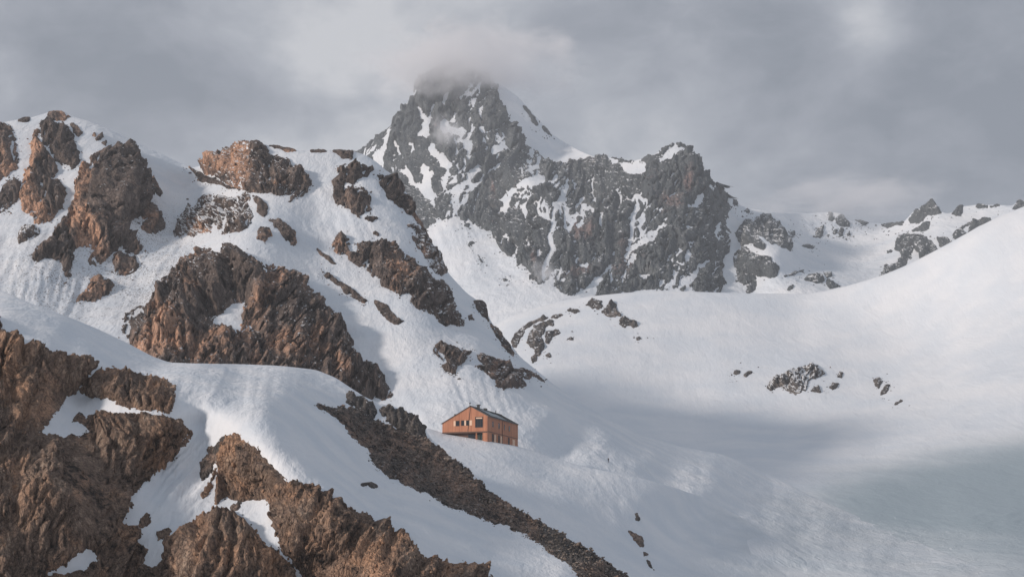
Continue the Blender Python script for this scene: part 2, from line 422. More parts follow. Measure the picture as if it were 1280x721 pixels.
CR3 = [(-60,158),(0,154),(20,150),(40,147),(62,140),(80,140),(90,145),(115,153),(140,164),(170,178),(200,192),(225,204),(240,210),(252,207),(262,200),(277,191),(288,184),(299,177),(312,176),(325,180),(345,183),(370,188),(400,188),(420,188),(440,189),(455,193),(470,202),(482,213),(493,219),(502,236),(515,247),(520,268),(532,288),(541,305),(551,321),(559,340),(570,352),(584,367),(598,376),(608,388),(614,404),(626,416),(640,432),(650,446),(665,458),(690,479),(720,500),(760,524),(800,543),(850,558),(900,567),(930,578),(960,592),(1010,618),(1080,648),(1160,682),(1240,715),(1340,765)]
CT3 = [(-60,160,1000),(0,156,1000),(100,152,1020),(170,182,1020),(240,212,1010),(310,180,950),(440,193,930),(500,240,900),(560,345,840),(620,412,800),(700,488,750),(800,545,745),(900,569,790),(960,594,825),(1080,650,690),(1160,684,590),(1240,717,470),(1340,765,400),
 (0,220,900),(0,300,790),(0,360,700),(60,230,890),(100,250,860),(150,240,850),(100,390,690),(50,330,740),(210,240,930),(200,310,810),(150,340,770),(150,430,630),(240,300,820),
 (310,300,760),(300,380,690),(300,460,620),(215,280,880),(380,230,880),(400,270,850),(420,370,740),(480,460,655),(450,230,880),(490,320,800),(530,380,740),(570,440,680),(600,460,655),
 (600,520,575),(553,541,545),(600,548,545),(645,560,540),(680,520,600),(700,565,572),(800,575,600),(760,580,562),(760,550,622),(720,530,640),
 (850,590,650),(870,606,600),(880,622,570),(930,652,563),(985,690,522),(1050,700,520),(1040,742,452),(980,740,474),(-60,500,560),(150,540,520),(350,560,520),(500,620,490),(1150,760,390)]
CR4 = [(560,425),(600,412),(640,394),(670,384),(700,376),(740,370),(780,366),(830,363),(880,365),(940,367),(1010,367),(1035,363),(1060,357),(1100,345),(1130,333),(1160,318),(1190,302),(1220,285),(1250,270),(1280,258),(1350,232)]
CT4 = [(560,427,1550),(620,407,1500),(700,380,1500),(830,366,1480),(940,370,1480),(1010,370,1480),(1100,348,1450),(1160,321,1430),(1220,288,1400),(1340,235,1380),
 (640,425,1400),(700,430,1350),(830,430,1350),(740,395,1430),(900,480,1250),(1000,475,1240),(1000,420,1380),(1130,430,1330),(1280,400,1250),(1280,330,1320),(1000,540,1110),(870,550,1090),(780,500,1200),(1100,530,1100),(1280,500,1080),
 (960,572,990),(880,572,1010),(1100,565,990),(1280,545,990),(1200,590,880),(1280,620,770),(1100,620,780),(960,600,850),(1080,650,688),(1160,684,588),(1280,680,560),(1240,717,468),(1340,765,400),(1280,740,410),(1000,700,560),(900,640,700),(700,560,1050),(600,480,1300),(1350,600,830)]
CR5 = [(380,235),(420,212),(440,197),(455,184),(470,172),(487,160),(495,145),(508,130),(517,119),(522,104),(528,97),(540,88),(555,81),(572,79),(590,84),(612,96),(632,110),(648,122),(660,135),(675,152),(690,168),(705,178),(725,189),(745,197),(760,196),(785,202),(807,198),(820,192),(832,184),(845,179),(860,185),(870,195),(874,210),(885,216),(892,229),(899,228),(906,242),(918,248),(924,256),(935,260),(960,264),(985,266),(1010,267),(1036,265),(1050,266),(1062,275),(1085,278),(1110,280),(1130,277),(1144,262),(1152,261),(1165,249),(1174,262),(1182,267),(1190,266),(1199,257),(1204,258),(1220,256),(1250,256),(1266,257),(1274,250),(1285,252),(1350,250)]
CT5 = [(380,260,3200),(450,190,3200),(470,230,3050),(430,280,2950),(520,112,3350),(590,95,3400),(560,150,3200),(510,160,3200),(600,180,3020),(510,230,2960),(560,245,2720),(540,200,2950),(570,205,2850),(625,150,3150),
 (650,135,3300),(680,165,3250),(720,192,3200),(745,200,2850),(660,195,3000),(700,204,3100),(700,215,2700),(660,215,2680),(640,240,2640),(610,260,2620),
 (560,275,2520),(570,320,2320),(620,330,2230),(620,360,2080),(560,400,2000),(700,385,1900),(680,420,1800),(800,410,1800),(950,410,1850),(1080,400,1880),(1200,400,1850),
 (650,330,2180),(700,354,2060),(750,368,2010),(800,366,2020),(880,366,2030),(945,366,2080),(640,290,2350),(700,290,2280),(760,280,2300),(820,280,2280),(880,300,2230),(720,250,2480),(800,230,2430),(850,183,2550),(850,240,2380),(892,232,2480),(910,270,2520),(918,310,2330),
 (930,262,2750),(1000,270,3000),(1050,270,3000),(1100,282,2950),(1165,252,2700),(1165,275,2640),(1200,262,2650),(1280,255,2550),(1350,252,2500),(950,290,2330),(985,310,2260),(1000,310,2500),(1060,320,2600),(1100,330,2450),(1020,355,2080),(1150,320,2380),(1060,370,1980),(1250,300,2350),(1350,300,2350)]

L1 = Layer(CR1, CT1, R=7, sig=4, und=1.4, lam=55, seed=3)
L2 = Layer(CR2, CT2, R=9, sig=6, und=0.9, lam=60, seed=13, rmask=lambda u: 1 - 0.97 * sstep(u, 740, 860))
CT3 += [(u, float(L2.crest(u)) + dv, float(L2.depth(np.array([float(u)]), np.array([float(L2.crest(u)) + dv]))[0]) + float(np.interp(u, [560, 800, 880, 940], [48, 42, 14, 3]))) for u in range(560, 960, 40) for dv in (22, 70)]
L3 = Layer(CR3, CT3, R=13, sig=3.5, und=2.2, lam=55, seed=23, rmask=lambda u: (1 + 0.9 * sstep(u, 560, 700) - 0.4 * np.exp(-((u - 330) / 90) ** 2)) * (1 - 0.97 * sstep(u, 840, 960)))
L4 = Layer(CR4, CT4, R=12, sig=7, und=2.6, lam=170, seed=33)
L5 = Layer(CR5, CT5, R=2.5, sig=1.3, und=2.2, lam=55, seed=43)
L1.flutes = [(215, 590, 50, 70, -0.62, 0.78, 9, 4.5), (470, 600, 110, 90, 0.70, 0.71, 14, 1.2), (290, 490, 60, 30, -0.3, 0.95, 12, 1.2)]
L2.flutes = [(730, 650, 120, 60, 0.62, 0.78, 12, 0.8)]
L3.flutes = [(50, 345, 70, 60, -0.35, 0.94, 7, 2.6), (190, 320, 50, 50, -0.55, 0.83, 8, 2.4), (600, 490, 70, 40, 0.35, 0.94, 9, 1.1), (730, 545, 90, 40, 0.8, 0.6, 9, 1.1), (440, 290, 60, 60, 0.5, 0.87, 10, 1.2), (880, 620, 80, 30, 0.85, 0.5, 9, 1.2)]
L4.flutes = [(1110, 664, 110, 16, 0.985, 0.17, 3.5, 1.6), (1180, 705, 150, 22, 0.995, -0.1, 4, 1.3), (1240, 648, 40, 10, 0.97, -0.2, 4, 1.5), (1000, 640, 80, 40, 0.93, 0.37, 7, 0.9)]
L5.flutes = [(570, 300, 50, 50, 0.3, 0.95, 8, 1.0), (640, 355, 60, 30, 0.8, 0.6, 8, 1.0)]
snow_sheet('foreground_snow_ridge', L1, -160, 838, lambda u: 0 * u + 790, SNOW, 2.2, 2.6)
snow_sheet('hut_knoll', L2, 430, 1060, lambda u: 0 * u + 800, SNOW, 2.5, 2.8, attrs={'painted_shade': lambda u, v: 0.45 * sstep(u, 760, 960) * sstep(v, 600, 650)})  # dim right flank of the knoll: shade painted into its colour
def g2(u, v, cu, cv, ru, rv): return np.exp(-((u - cu) / ru) ** 2 - ((v - cv) / rv) ** 2)
snow_sheet('snowy_mountainside', L3, -160, 1330, lambda u: np.interp(u, [-60, 200, 420, 560, 700, 1000, 1330], [470, 520, 560, 640, 720, 790, 830]), SNOW, 2.5, 2.8,
    attrs={'dirt': lambda u, v: np.clip(g2(u, v, 60, 350, 90, 60) + g2(u, v, 190, 310, 60, 50) + 0.8 * g2(u, v, 200, 370, 60, 40), 0, 1),
           'painted_shade': lambda u, v: 0.5 * sstep(u, 860, 1000) * sstep(v, 585, 630), 'ripple': lambda u, v: 0.6 * sstep(u - (v - 600) * 1.5, 860, 1000) * sstep(v, 590, 640)})  # shade painted into the colour of the lower right toe too
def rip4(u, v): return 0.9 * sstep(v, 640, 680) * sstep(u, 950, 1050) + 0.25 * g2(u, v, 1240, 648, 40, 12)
def painted_shade4(u, v):  # soft mask for the shade and haze painted on the valley floor
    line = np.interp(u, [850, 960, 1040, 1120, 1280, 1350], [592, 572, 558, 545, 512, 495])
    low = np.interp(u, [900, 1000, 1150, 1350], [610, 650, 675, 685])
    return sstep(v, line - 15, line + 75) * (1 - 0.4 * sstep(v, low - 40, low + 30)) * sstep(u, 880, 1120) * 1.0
snow_sheet('snow_bowl_and_valley_floor', L4, 560, 1440, lambda u: np.interp(u, [560, 700, 850, 940, 1340], [500, 580, 660, 790, 820]), SNOW, 2.2, 1.7, attrs={'ripple': rip4, 'painted_shade': painted_shade4})
snow_sheet('far_snow_mountain', L5, 385, 1440, lambda u: np.interp(u, [385, 560, 700, 1345], [330, 450, 440, 440]), SNOW, 1.8, 2.2)

# the ground the whole range stands on
gv = np.array([(-2500, -600, -45), (2500, -600, -45), (2500, 4200, -45), (-2500, 4200, -45)], float)
gm = np_mesh('snow_ground', gv, np.array([[0, 1, 2, 3]])); go = link('snow_ground', gm, SNOW); tagset(go, kind='structure'); go['px'] = 1.0
for nm_, b_ in (('foreground_snow_ridge', 0.8), ('hut_knoll', 0.5), ('snowy_mountainside', 0.75), ('snow_bowl_and_valley_floor', 0.3), ('far_snow_mountain', 0.7), ('snow_ground', 0.5)): bpy.data.objects[nm_]['bumpy'] = b_

# ------------------------------------------------------------ rocks of the foreground ridge
RK = 'rock outcrop'
FA = [(-150,380),(0,396),(4,415),(15,420),(30,430),(50,434),(67,440),(95,444),(112,449),(121,456),(113,467),(97,487),(85,497),(67,520),(47,541),(57,541),(72,544),(100,545),(112,539),(102,531),(90,527),(89,522),(97,515),(107,520),(125,518),(132,512),(140,517),(165,517),(207,520),(225,525),(239,540),(236,550),(225,562),(210,580),(180,605),(162,625),(166,632),(152,645),(150,654),(172,660),(177,670),(172,675),(184,687),(177,706),(185,709),(205,702),(217,682),(227,662),(247,647),(260,642),(292,639),(312,657),(330,677),(350,692),(365,706),(372,730),(385,775),(-150,775)]
H1 = [(61,717),(80,706),(100,690),(109,685),(118,691),(124,699),(112,708),(95,714),(80,718)]
rock('foreground_cliff', L1, FA, ROCK_NEAR, 'large brown foreground cliff filling the lower left corner below the snow ridge', 'cliff', holes=[H1], H=9, bw=14, amp=1.4, stretch=2.3, dip=0.3, warm=0.25, snow=-0.1, seed=2, big=5.5,
     mods=[(105, 620, 22, 70, -26), (20, 640, 10, 70, -14), (60, 470, 12, 60, -12), (150, 560, 18, 20, 9), (60, 610, 16, 60, 10), (290, 690, 25, 40, 8)], tints=[(0, 470, 60, 60, 0.7), (210, 545, 15, 30, 0.8), (300, 700, 60, 40, 0.5)])
rock('cliff_block', L1, [(99,487),(105,475),(120,463),(150,460),(175,465),(207,473),(220,482),(217,497),(213,517),(196,514),(172,513),(160,510),(140,502),(127,496),(115,499),(107,492)], ROCK_NEAR,
     'fluted brown rock block hanging below the snow crest, above a small snow shelf', 'cliff', H=8, bw=9, amp=1.1, stretch=2.4, dip=0.1, warm=0.35, snow=-0.1, seed=3)
FB = [(270,629),(269,615),(272,580),(282,563),(286,546),(294,541),(302,550),(322,562),(335,577),(360,600),(375,601),(395,609),(412,617),(425,630),(447,642),(475,652),(500,667),(519,682),(528,697),(560,702),(590,705),(615,722),(650,775),(400,775),(388,740),(372,710),(352,688),(345,670),(338,650),(336,637),(333,622),(318,624),(300,627),(285,622)]
rock('lower_cliff', L1, FB, ROCK_NEAR, 'brown ribbed cliff running down to the lower edge, right of the snow gully', 'cliff', H=9, bw=12, amp=1.45, stretch=2.3, dip=0.25, warm=0.35, snow=-0.1, seed=4, big=4,
     mods=[(348, 650, 8, 40, -10), (440, 680, 6, 40, -8)], tints=[(275, 600, 10, 40, 0.8), (450, 700, 60, 30, 0.6), (520, 700, 40, 20, 0.5)])
rock('rock_slab', L1, [(247,592),(252,578),(260,562),(270,552),(281,546),(279,556),(272,570),(267,582),(260,595),(252,598)], ROCK_GREY, 'dark slanting rock slab in the gully snow beside the ribbed cliff', RK, H=4, bw=4, amp=0.7, warm=0.3, snow=0, seed=5, dip=0.5)
rock('rock_slab', L1, [(251,619),(257,607),(264,595),(270,586),(269,596),(263,611),(255,622)], ROCK_NEAR, 'thin brown rock sliver below the dark slab at the gully edge', RK, H=3, bw=3, amp=0.5, warm=0.3, snow=0, seed=6, dip=0.5)
rock('gully_rock', L1, [(172,650),(180,644),(188,642),(190,648),(183,656),(175,660)], ROCK_NEAR, 'small brown rock in the snow tongue, upper of the two', 'rock', H=3, bw=3, amp=0.5, seed=7, snow=0)
rock('gully_rock', L1, [(196,677),(198,665),(205,660),(213,658),(211,667),(203,674)], ROCK_NEAR, 'small brown rock in the snow tongue, lower of the two', 'rock', H=3, bw=3, amp=0.5, seed=8, snow=0)
rock('gully_rock', L1, [(287,636),(292,630),(298,627),(302,630),(298,637),(291,640)], ROCK_GREY, 'small grey rock in the snow pocket above the lowest brown cliff', 'rock', H=3, bw=3, amp=0.5, seed=9, snow=0)
FC = [(392,506),(412,508),(440,510),(455,516),(472,526),(485,534),(515,541),(532,549),(550,556),(560,571),(577,579),(590,592),(600,605),(615,615),(630,626),(652,640),(682,656),(727,681),(755,701),(784,720),(830,765),(790,765),(725,721),(715,708),(690,691),(665,673),(635,658),(597,646),(572,636),(560,631),(530,616),(500,603),(475,588),(465,576),(460,563),(440,546),(430,531),(412,518)]
band = rock('rock_band', L1, FC, ROCK_GREY, 'long dark band of broken rubble slanting down between two snow slopes', 'rock band', H=2.5, bw=7, amp=0.6, stretch=1.0, dip=0.7, warm=0.5, snow=0.05, dark=0.06, seed=10, blocky=1.3, big=1.5, tints=[(470,560,50,30,0.4),(540,600,60,20,0.3)])
rock('grey_knob', L1, [(431,493),(436,489),(447,494),(457,497),(467,503),(470,513),(470,524),(457,521),(449,510),(440,508),(433,501)], ROCK_GREY, 'grey jointed knob at the upper left end of the rubble band', RK, H=6, bw=6, amp=0.8, stretch=2.2, warm=-0.2, snow=0.1, seed=11)
rock('grey_knob', L1, [(477,508),(487,507),(500,512),(515,518),(530,532),(534,548),(520,547),(505,540),(490,534),(481,524),(476,515)], ROCK_GREY, 'grey ribbed knob above the rubble band, left of the hut', RK, H=7, bw=7, amp=0.9, stretch=2.6, warm=-0.2, snow=0.1, seed=12)
rock('snow_slope_rock', L1, [(450,605),(457,602),(464,603),(475,609),(470,611),(460,608),(453,607)], ROCK_GREY, 'small dark rock alone on the snow below the rubble band', 'rock', H=2, bw=2, amp=0.4, seed=13, snow=0, jit=0.6)

# ------------------------------------------------------------ rocks on the hut knoll
for i, (pl, lb) in enumerate([
        ([(791,641),(796,641),(799,650),(795,650)], 'tiny dark rock topmost of the chain low on the knoll'),
        ([(785,662),(795,665),(802,670),(806,684),(801,682),(792,673)], 'dark rock in the middle of the chain low on the knoll'),
        ([(803,687),(810,692),(806,694)], 'tiny dark rock third down the chain low on the knoll'),
        ([(809,699),(813,704),(818,712),(812,708)], 'dark rock lowest of the chain low on the knoll')]):
    rock('knoll_rock', L2, pl, ROCK_GREY, lb, 'rock', H=2.5, bw=2, amp=0.4, seed=20 + i, snow=0, jit=0.5)

# ------------------------------------------------------------ outcrops of the left mountainside
O3 = [
 ('edge_crag', [(-40,150),(0,153),(8,155),(14,163),(20,175),(22,190),(24,200),(22,210),(10,220),(0,227),(-40,235)], 'brown rounded crag cut off by the left edge of the view, below the skyline', dict(H=11, bw=10, amp=1.0, stretch=2.4, warm=0.45)),
 ('skyline_rock', [(23,152),(30,145),(38,144),(36,152),(30,154)], 'small rock on the snowy skyline at far left', dict(H=3, bw=3, amp=0.4)),
 ('summit_rock', [(58,146),(60,139),(78,139),(88,146),(84,149),(70,149),(60,150)], 'dark rock cap on the highest point of the left mountain', dict(H=4, bw=4, amp=0.7)),
 ('rock_tower', [(56,149),(69,151),(80,155),(87,158),(91,167),(92,177),(96,180),(99,190),(100,201),(96,208),(90,209),(77,204),(69,197),(62,188),(55,179),(50,171),(50,162),(52,155)], 'dark fluted rock tower just below the left summit', dict(H=9, bw=7, amp=1.0, stretch=3.2, warm=-0.05, dark=0.08)),
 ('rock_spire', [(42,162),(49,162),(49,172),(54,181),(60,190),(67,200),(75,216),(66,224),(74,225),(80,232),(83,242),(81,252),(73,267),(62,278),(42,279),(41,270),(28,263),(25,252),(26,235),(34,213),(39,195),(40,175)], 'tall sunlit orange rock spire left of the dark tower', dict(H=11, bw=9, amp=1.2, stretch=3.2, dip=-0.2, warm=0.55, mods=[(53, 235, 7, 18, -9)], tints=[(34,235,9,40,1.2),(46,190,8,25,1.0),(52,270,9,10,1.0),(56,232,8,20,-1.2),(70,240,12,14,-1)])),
 ('leaning_rock', [(87,154),(92,153),(100,160),(105,165),(104,168),(98,170),(92,166)], 'dark leaning rock right of the tower top', dict(H=4, bw=4, amp=0.6)),
 ('oval_crag', [(128,188),(143,181),(158,183),(170,187),(178,198),(183,212),(188,230),(189,246),(182,264),(172,273),(158,277),(160,284),(168,292),(173,305),(183,315),(168,318),(158,316),(150,309),(140,316),(132,326),(121,332),(110,330),(112,322),(119,312),(99,309),(92,316),(90,332),(88,344),(82,344),(78,330),(68,324),(56,322),(47,328),(40,327),(40,320),(48,309),(62,302),(67,290),(75,282),(80,276),(86,264),(92,250),(97,232),(99,216),(110,204),(113,197)], 'huge oval brown crag with an orange left edge, biggest rock near the left summit', dict(H=20, bw=20, amp=1.25, stretch=2.2, warm=0.2, big=2.5, tints=[(100,250,10,60,1.4),(115,290,10,25,1.0),(150,220,30,40,-0.8),(85,290,10,20,0.8)], mods=[(150,255,20,30,4)])),
 ('crag_foot', [(142,318),(148,313),(158,319),(168,321),(174,330),(171,338),(160,345),(151,347),(145,342),(140,330)], 'rounded rock lobe at the lower right foot of the oval crag', dict(H=7, bw=6, amp=0.9, stretch=2.4, warm=0.3)),
 ('dark_sliver', [(188,222),(192,220),(197,232),(203,242),(200,249),(196,243),(190,235)], 'thin dark rock sliver on the snow right of the oval crag', dict(H=3, bw=3, amp=0.4, dark=0.1)),
 ('side_crag', [(176,258),(186,253),(195,256),(202,268),(207,276),(205,284),(195,290),(182,292),(176,285),(178,275)], 'medium pointed rock tucked against the right side of the oval crag', dict(H=8, bw=6, amp=0.8, stretch=2.2, warm=0.2)),
 ('low_crag', [(10,227),(20,224),(27,230),(26,245),(22,252),(10,262),(0,265),(-8,262),(-4,245),(3,236)], 'dark rock under the edge crag at the left border', dict(H=6, bw=6, amp=0.8, warm=-0.1)),
 ('broken_rock', [(27,284),(34,280),(44,281),(50,288),(44,297),(34,302),(24,304),(22,298)], 'small broken rock with snow on it below the orange spire', dict(H=4, bw=5, amp=0.9, snow=0.35, patch=0.1)),
 ('pyramid_rock', [(117,344),(122,346),(130,351),(144,356),(142,361),(133,370),(127,374),(117,376),(107,375),(93,377),(100,369),(110,360)], 'low pyramid shaped rock with an orange face on the snow below the oval crag', dict(H=10, bw=8, amp=0.7, warm=0.35, tints=[(127,363,6,8,1)])),
 ('ridge_rock', [(113,170),(118,166),(122,172),(118,173)], 'tiny rock on the shaded snow right of the left summit, highest of three', dict(H=2, bw=2, amp=0.4)),
 ('ridge_rock', [(118,174),(127,169),(129,172),(121,177)], 'tiny rock on the shaded snow right of the left summit, middle of three', dict(H=2, bw=2, amp=0.4)),
 ('ridge_rock', [(127,179),(133,176),(133,184),(129,182)], 'tiny rock on the shaded snow right of the left summit, lowest of three', dict(H=2, bw=2, amp=0.4)),
 ('split_crag', [(219,296),(221,274),(226,269),(233,262),(235,254),(239,261),(247,252),(257,245),(275,245),(295,246),(310,242),(314,247),(308,253),(311,258),(317,270),(312,280),(305,287),(285,294),(279,292),(282,283),(270,291),(260,290),(245,297),(237,297),(232,290),(226,297)], 'wide split crag with snow streaks, between the oval crag and the orange topped crag', dict(H=9, bw=9, amp=1.1, stretch=2.0, warm=0.25, snow=0.3, holes=[[(263,290),(274,276),(279,277),(268,291)], [(276,286),(284,265),(289,262),(282,282)]])),
 ('round_rock', [(318,249),(325,247),(335,256),(336,267),(331,270),(322,264)], 'round dark rock right of the split crag', dict(H=5, bw=5, amp=0.6)),
 ('stub_rock', [(320,291),(325,284),(336,286),(340,296),(335,297),(331,305),(321,297)], 'short stub of orange brown rock on the snow under the round rock', dict(H=5, bw=4, amp=0.6, warm=0.4)),
 ('oblong_rock', [(337,276),(347,273),(357,280),(367,292),(372,304),(367,307),(355,297),(342,282)], 'oblong brown rock slanting down to the right on the snow', dict(H=5, bw=5, amp=0.7, warm=0.35, dip=-0.6)),
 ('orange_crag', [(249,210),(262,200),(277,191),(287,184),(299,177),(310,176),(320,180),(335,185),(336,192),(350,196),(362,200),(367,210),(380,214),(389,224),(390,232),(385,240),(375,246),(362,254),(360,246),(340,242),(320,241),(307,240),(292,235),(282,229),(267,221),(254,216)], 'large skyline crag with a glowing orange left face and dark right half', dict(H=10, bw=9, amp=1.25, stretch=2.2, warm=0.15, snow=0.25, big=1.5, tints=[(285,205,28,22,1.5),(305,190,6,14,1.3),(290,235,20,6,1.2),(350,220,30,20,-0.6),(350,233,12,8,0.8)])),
 ('rock_rib', [(236,209),(247,213),(262,221),(282,231),(300,238),(288,236),(272,231),(252,228),(242,217)], 'dark flat rib running out left below the orange crag', dict(H=3, bw=4, amp=0.6, dark=0.12)),
 ('skyline_slab', [(337,182),(352,181),(365,185),(372,190),(360,190),(350,187),(340,184)], 'dark flat slab on the snowy skyline right of the orange crag', dict(H=2, bw=3, amp=0.4)),
 ('skyline_slab', [(388,188),(400,187),(412,190),(403,191),(390,190)], 'thin flat slab in the middle of the skyline dip', dict(H=2, bw=3, amp=0.4)),
 ('skyline_slab', [(416,189),(432,187),(442,189),(440,200),(430,199),(424,194)], 'grey slab on the skyline above the lumpy grey crag', dict(H=3, bw=3, amp=0.5)),
 ('lumpy_crag', [(422,211),(428,208),(440,204),(450,204),(467,212),(462,219),(447,225),(440,237),(450,232),(460,237),(465,260),(450,270),(432,261),(420,255),(416,242),(415,226),(424,220)], 'lumpy grey brown crag below the second summit', dict(H=9, bw=9, amp=1.0, stretch=1.8, warm=0.05, mods=[(445,231,12,3,-9)])),
 ('button_rock', [(456,271),(465,268),(472,272),(465,277)], 'small grey rock under the lumpy crag', dict(H=3, bw=3, amp=0.4)),
 ('ridge_crag', [(472,219),(482,220),(492,217),(500,230),(504,242),(516,245),(516,256),(520,270),(510,267),(497,257),(485,245),(475,231)], 'dark crag on the ridge edge against the far peak', dict(H=6, bw=6, amp=0.9, dark=0.12, warm=-0.2)),
 ('edge_rib', [(514,262),(520,268),(527,278),(535,294),(541,306),(538,306),(531,293),(523,279),(514,268)], 'thin dark rock rib along the steep ridge edge', dict(H=2.5, bw=3, amp=0.5, dark=0.1)),
 ('ragged_crag', [(505,281),(516,281),(525,286),(534,292),(541,306),(549,315),(554,326),(559,340),(554,346),(544,340),(537,332),(541,326),(531,321),(520,312),(520,307),(514,296),(520,295),(515,287)], 'ragged dark crag strung down the right edge of the ridge', dict(H=5, bw=5, amp=0.9, warm=0.0, snow=0.3, patch=0.05)),
 ('long_crag', [(415,301),(424,293),(431,294),(439,300),(434,304),(445,305),(456,306),(462,301),(472,302),(487,305),(497,309),(502,316),(507,319),(517,327),(525,334),(535,339),(539,347),(546,352),(554,349),(561,357),(562,372),(569,384),(570,391),(579,397),(579,405),(575,409),(568,404),(556,406),(547,401),(542,394),(531,389),(521,387),(513,377),(516,369),(500,370),(486,360),(480,357),(470,346),(454,334),(447,329),(435,324),(432,317),(424,318),(415,310)], 'long grey crag slanting down the middle of the mountainside', dict(H=9, bw=9, amp=1.15, stretch=1.9, warm=0.05, snow=0.2, big=1.5, tints=[(495,350,10,20,1.2)], holes=[[(434,306),(442,304),(447,306),(444,315),(438,312)]])),
 ('dark_streak', [(395,309),(402,314),(412,322),(421,330),(418,331),(408,324),(398,315)], 'thin dark streak of rock on the smooth snow, left of the long crag', dict(H=2, bw=3, amp=0.4, dark=0.1)),
 ('dark_streak', [(400,336),(408,340),(420,348),(436,357),(452,368),(460,376),(455,379),(445,373),(432,366),(418,354),(404,343)], 'long broken line of dark rock below the thin streak', dict(H=2.5, bw=3, amp=0.8, dark=0.08, patch=0.06)),
 ('dark_streak', [(468,374),(480,378),(492,392),(503,402),(498,407),(484,399),(472,386)], 'dark streak of rock beside the lower left foot of the long crag', dict(H=2.5, bw=3, amp=0.7, dark=0.08)),
 ('hut_side_crag', [(542,430),(548,428),(561,430),(569,433),(580,438),(589,439),(586,445),(582,451),(576,456),(569,463),(568,466),(556,465),(553,458),(558,454),(545,444),(542,438)], 'grey brown crag on the slope above the hut, left of the longer one', dict(H=6, bw=6, amp=0.9, warm=0.1, stretch=1.6)),
 ('hut_side_crag', [(596,444),(604,443),(618,447),(630,453),(642,459),(653,463),(661,465),(669,468),(684,479),(677,477),(665,472),(661,476),(652,472),(657,482),(648,487),(639,486),(632,487),(628,488),(618,484),(617,477),(611,470),(608,466),(599,463),(596,459),(607,455),(597,453)], 'brown crag with a long tail running right, directly above the hut roof', dict(H=6, bw=6, amp=0.95, warm=0.25, stretch=1.5, snow=0.15)),
 ('nose_rock', [(592,376),(599,375),(607,382),(610,394),(613,402),(610,403),(604,396),(597,388),(595,380)], 'dark rock nose on the lower ridge edge', dict(H=4, bw=4, amp=0.6, dark=0.1)),
 ('lower_edge_rib', [(613,405),(624,414),(631,421),(637,430),(643,441),(642,446),(636,439),(628,430),(620,418),(613,408)], 'dark rib at the bottom end of the ridge edge, above the snow bowl', dict(H=3, bw=3, amp=0.5, dark=0.1)),
 ('small_tail_rock', [(586,394),(590,393),(591,398),(595,399),(593,401),(588,399)], 'small double rock on the snow right of the long crag foot', dict(H=2, bw=2, amp=0.3)),
 ('lone_stone_slab', [(440,272),(466,289),(474,292),(470,293),(464,290)], 'tiny slab on the wide snow chute below the lumpy crag', dict(H=2, bw=2, amp=0.3)),
 ('great_crag', [(164,433),(157,420),(153,408),(156,395),(167,385),(187,380),(189,367),(197,360),(205,347),(222,330),(242,315),(252,310),(264,311),(257,320),(272,322),(280,316),(281,306),(290,304),(297,312),(310,320),(325,331),(352,334),(365,340),(380,352),(385,362),(405,380),(417,392),(430,410),(442,427),(447,447),(460,453),(475,462),(485,480),(491,494),(482,500),(470,497),(440,510),(380,500),(280,490),(200,480)], 'great brown crag in the centre of the slope with a snow patch in its middle', dict(H=20, bw=22, amp=1.4, stretch=1.7, warm=0.22, snow=0.18, big=4.5,
      tints=[(200,390,14,30,1.2),(215,420,30,30,0.7),(250,440,60,18,0.7),(350,440,60,25,0.6),(340,360,14,14,0.8),(270,350,40,30,-0.4),(430,440,20,30,-0.7)],
      mods=[(292,350,9,50,-8),(255,390,10,30,-6),(280,345,14,30,6)],
      holes=[[(281,387),(293,380),(305,375),(306,385),(302,395),(303,410),(296,420),(290,410),(272,409),(265,402),(270,395)]])),
]
WARMROCK = ROCK_MID
for i, (nm, pl, lb, kw) in enumerate(O3):
    kw = dict(kw); kw.setdefault('snow', 0.14)
    if kw['H'] >= 6: kw.setdefault('patch', 0.03)
    cat = 'crag' if 'crag' in nm else ('rock' if nm in ('skyline_rock', 'round_rock', 'ridge_rock', 'button_rock', 'small_tail_rock', 'lone_stone_slab') else RK)
    if nm == 'lone_stone_slab': pl = [(466,289),(470,288),(474,291),(473,294),(469,292)]
    rock(nm, L3, pl, ROCK_MID, lb, cat, seed=40 + i * 3, jit=0.55 if kw['H'] < 5 else 0.85, **kw)

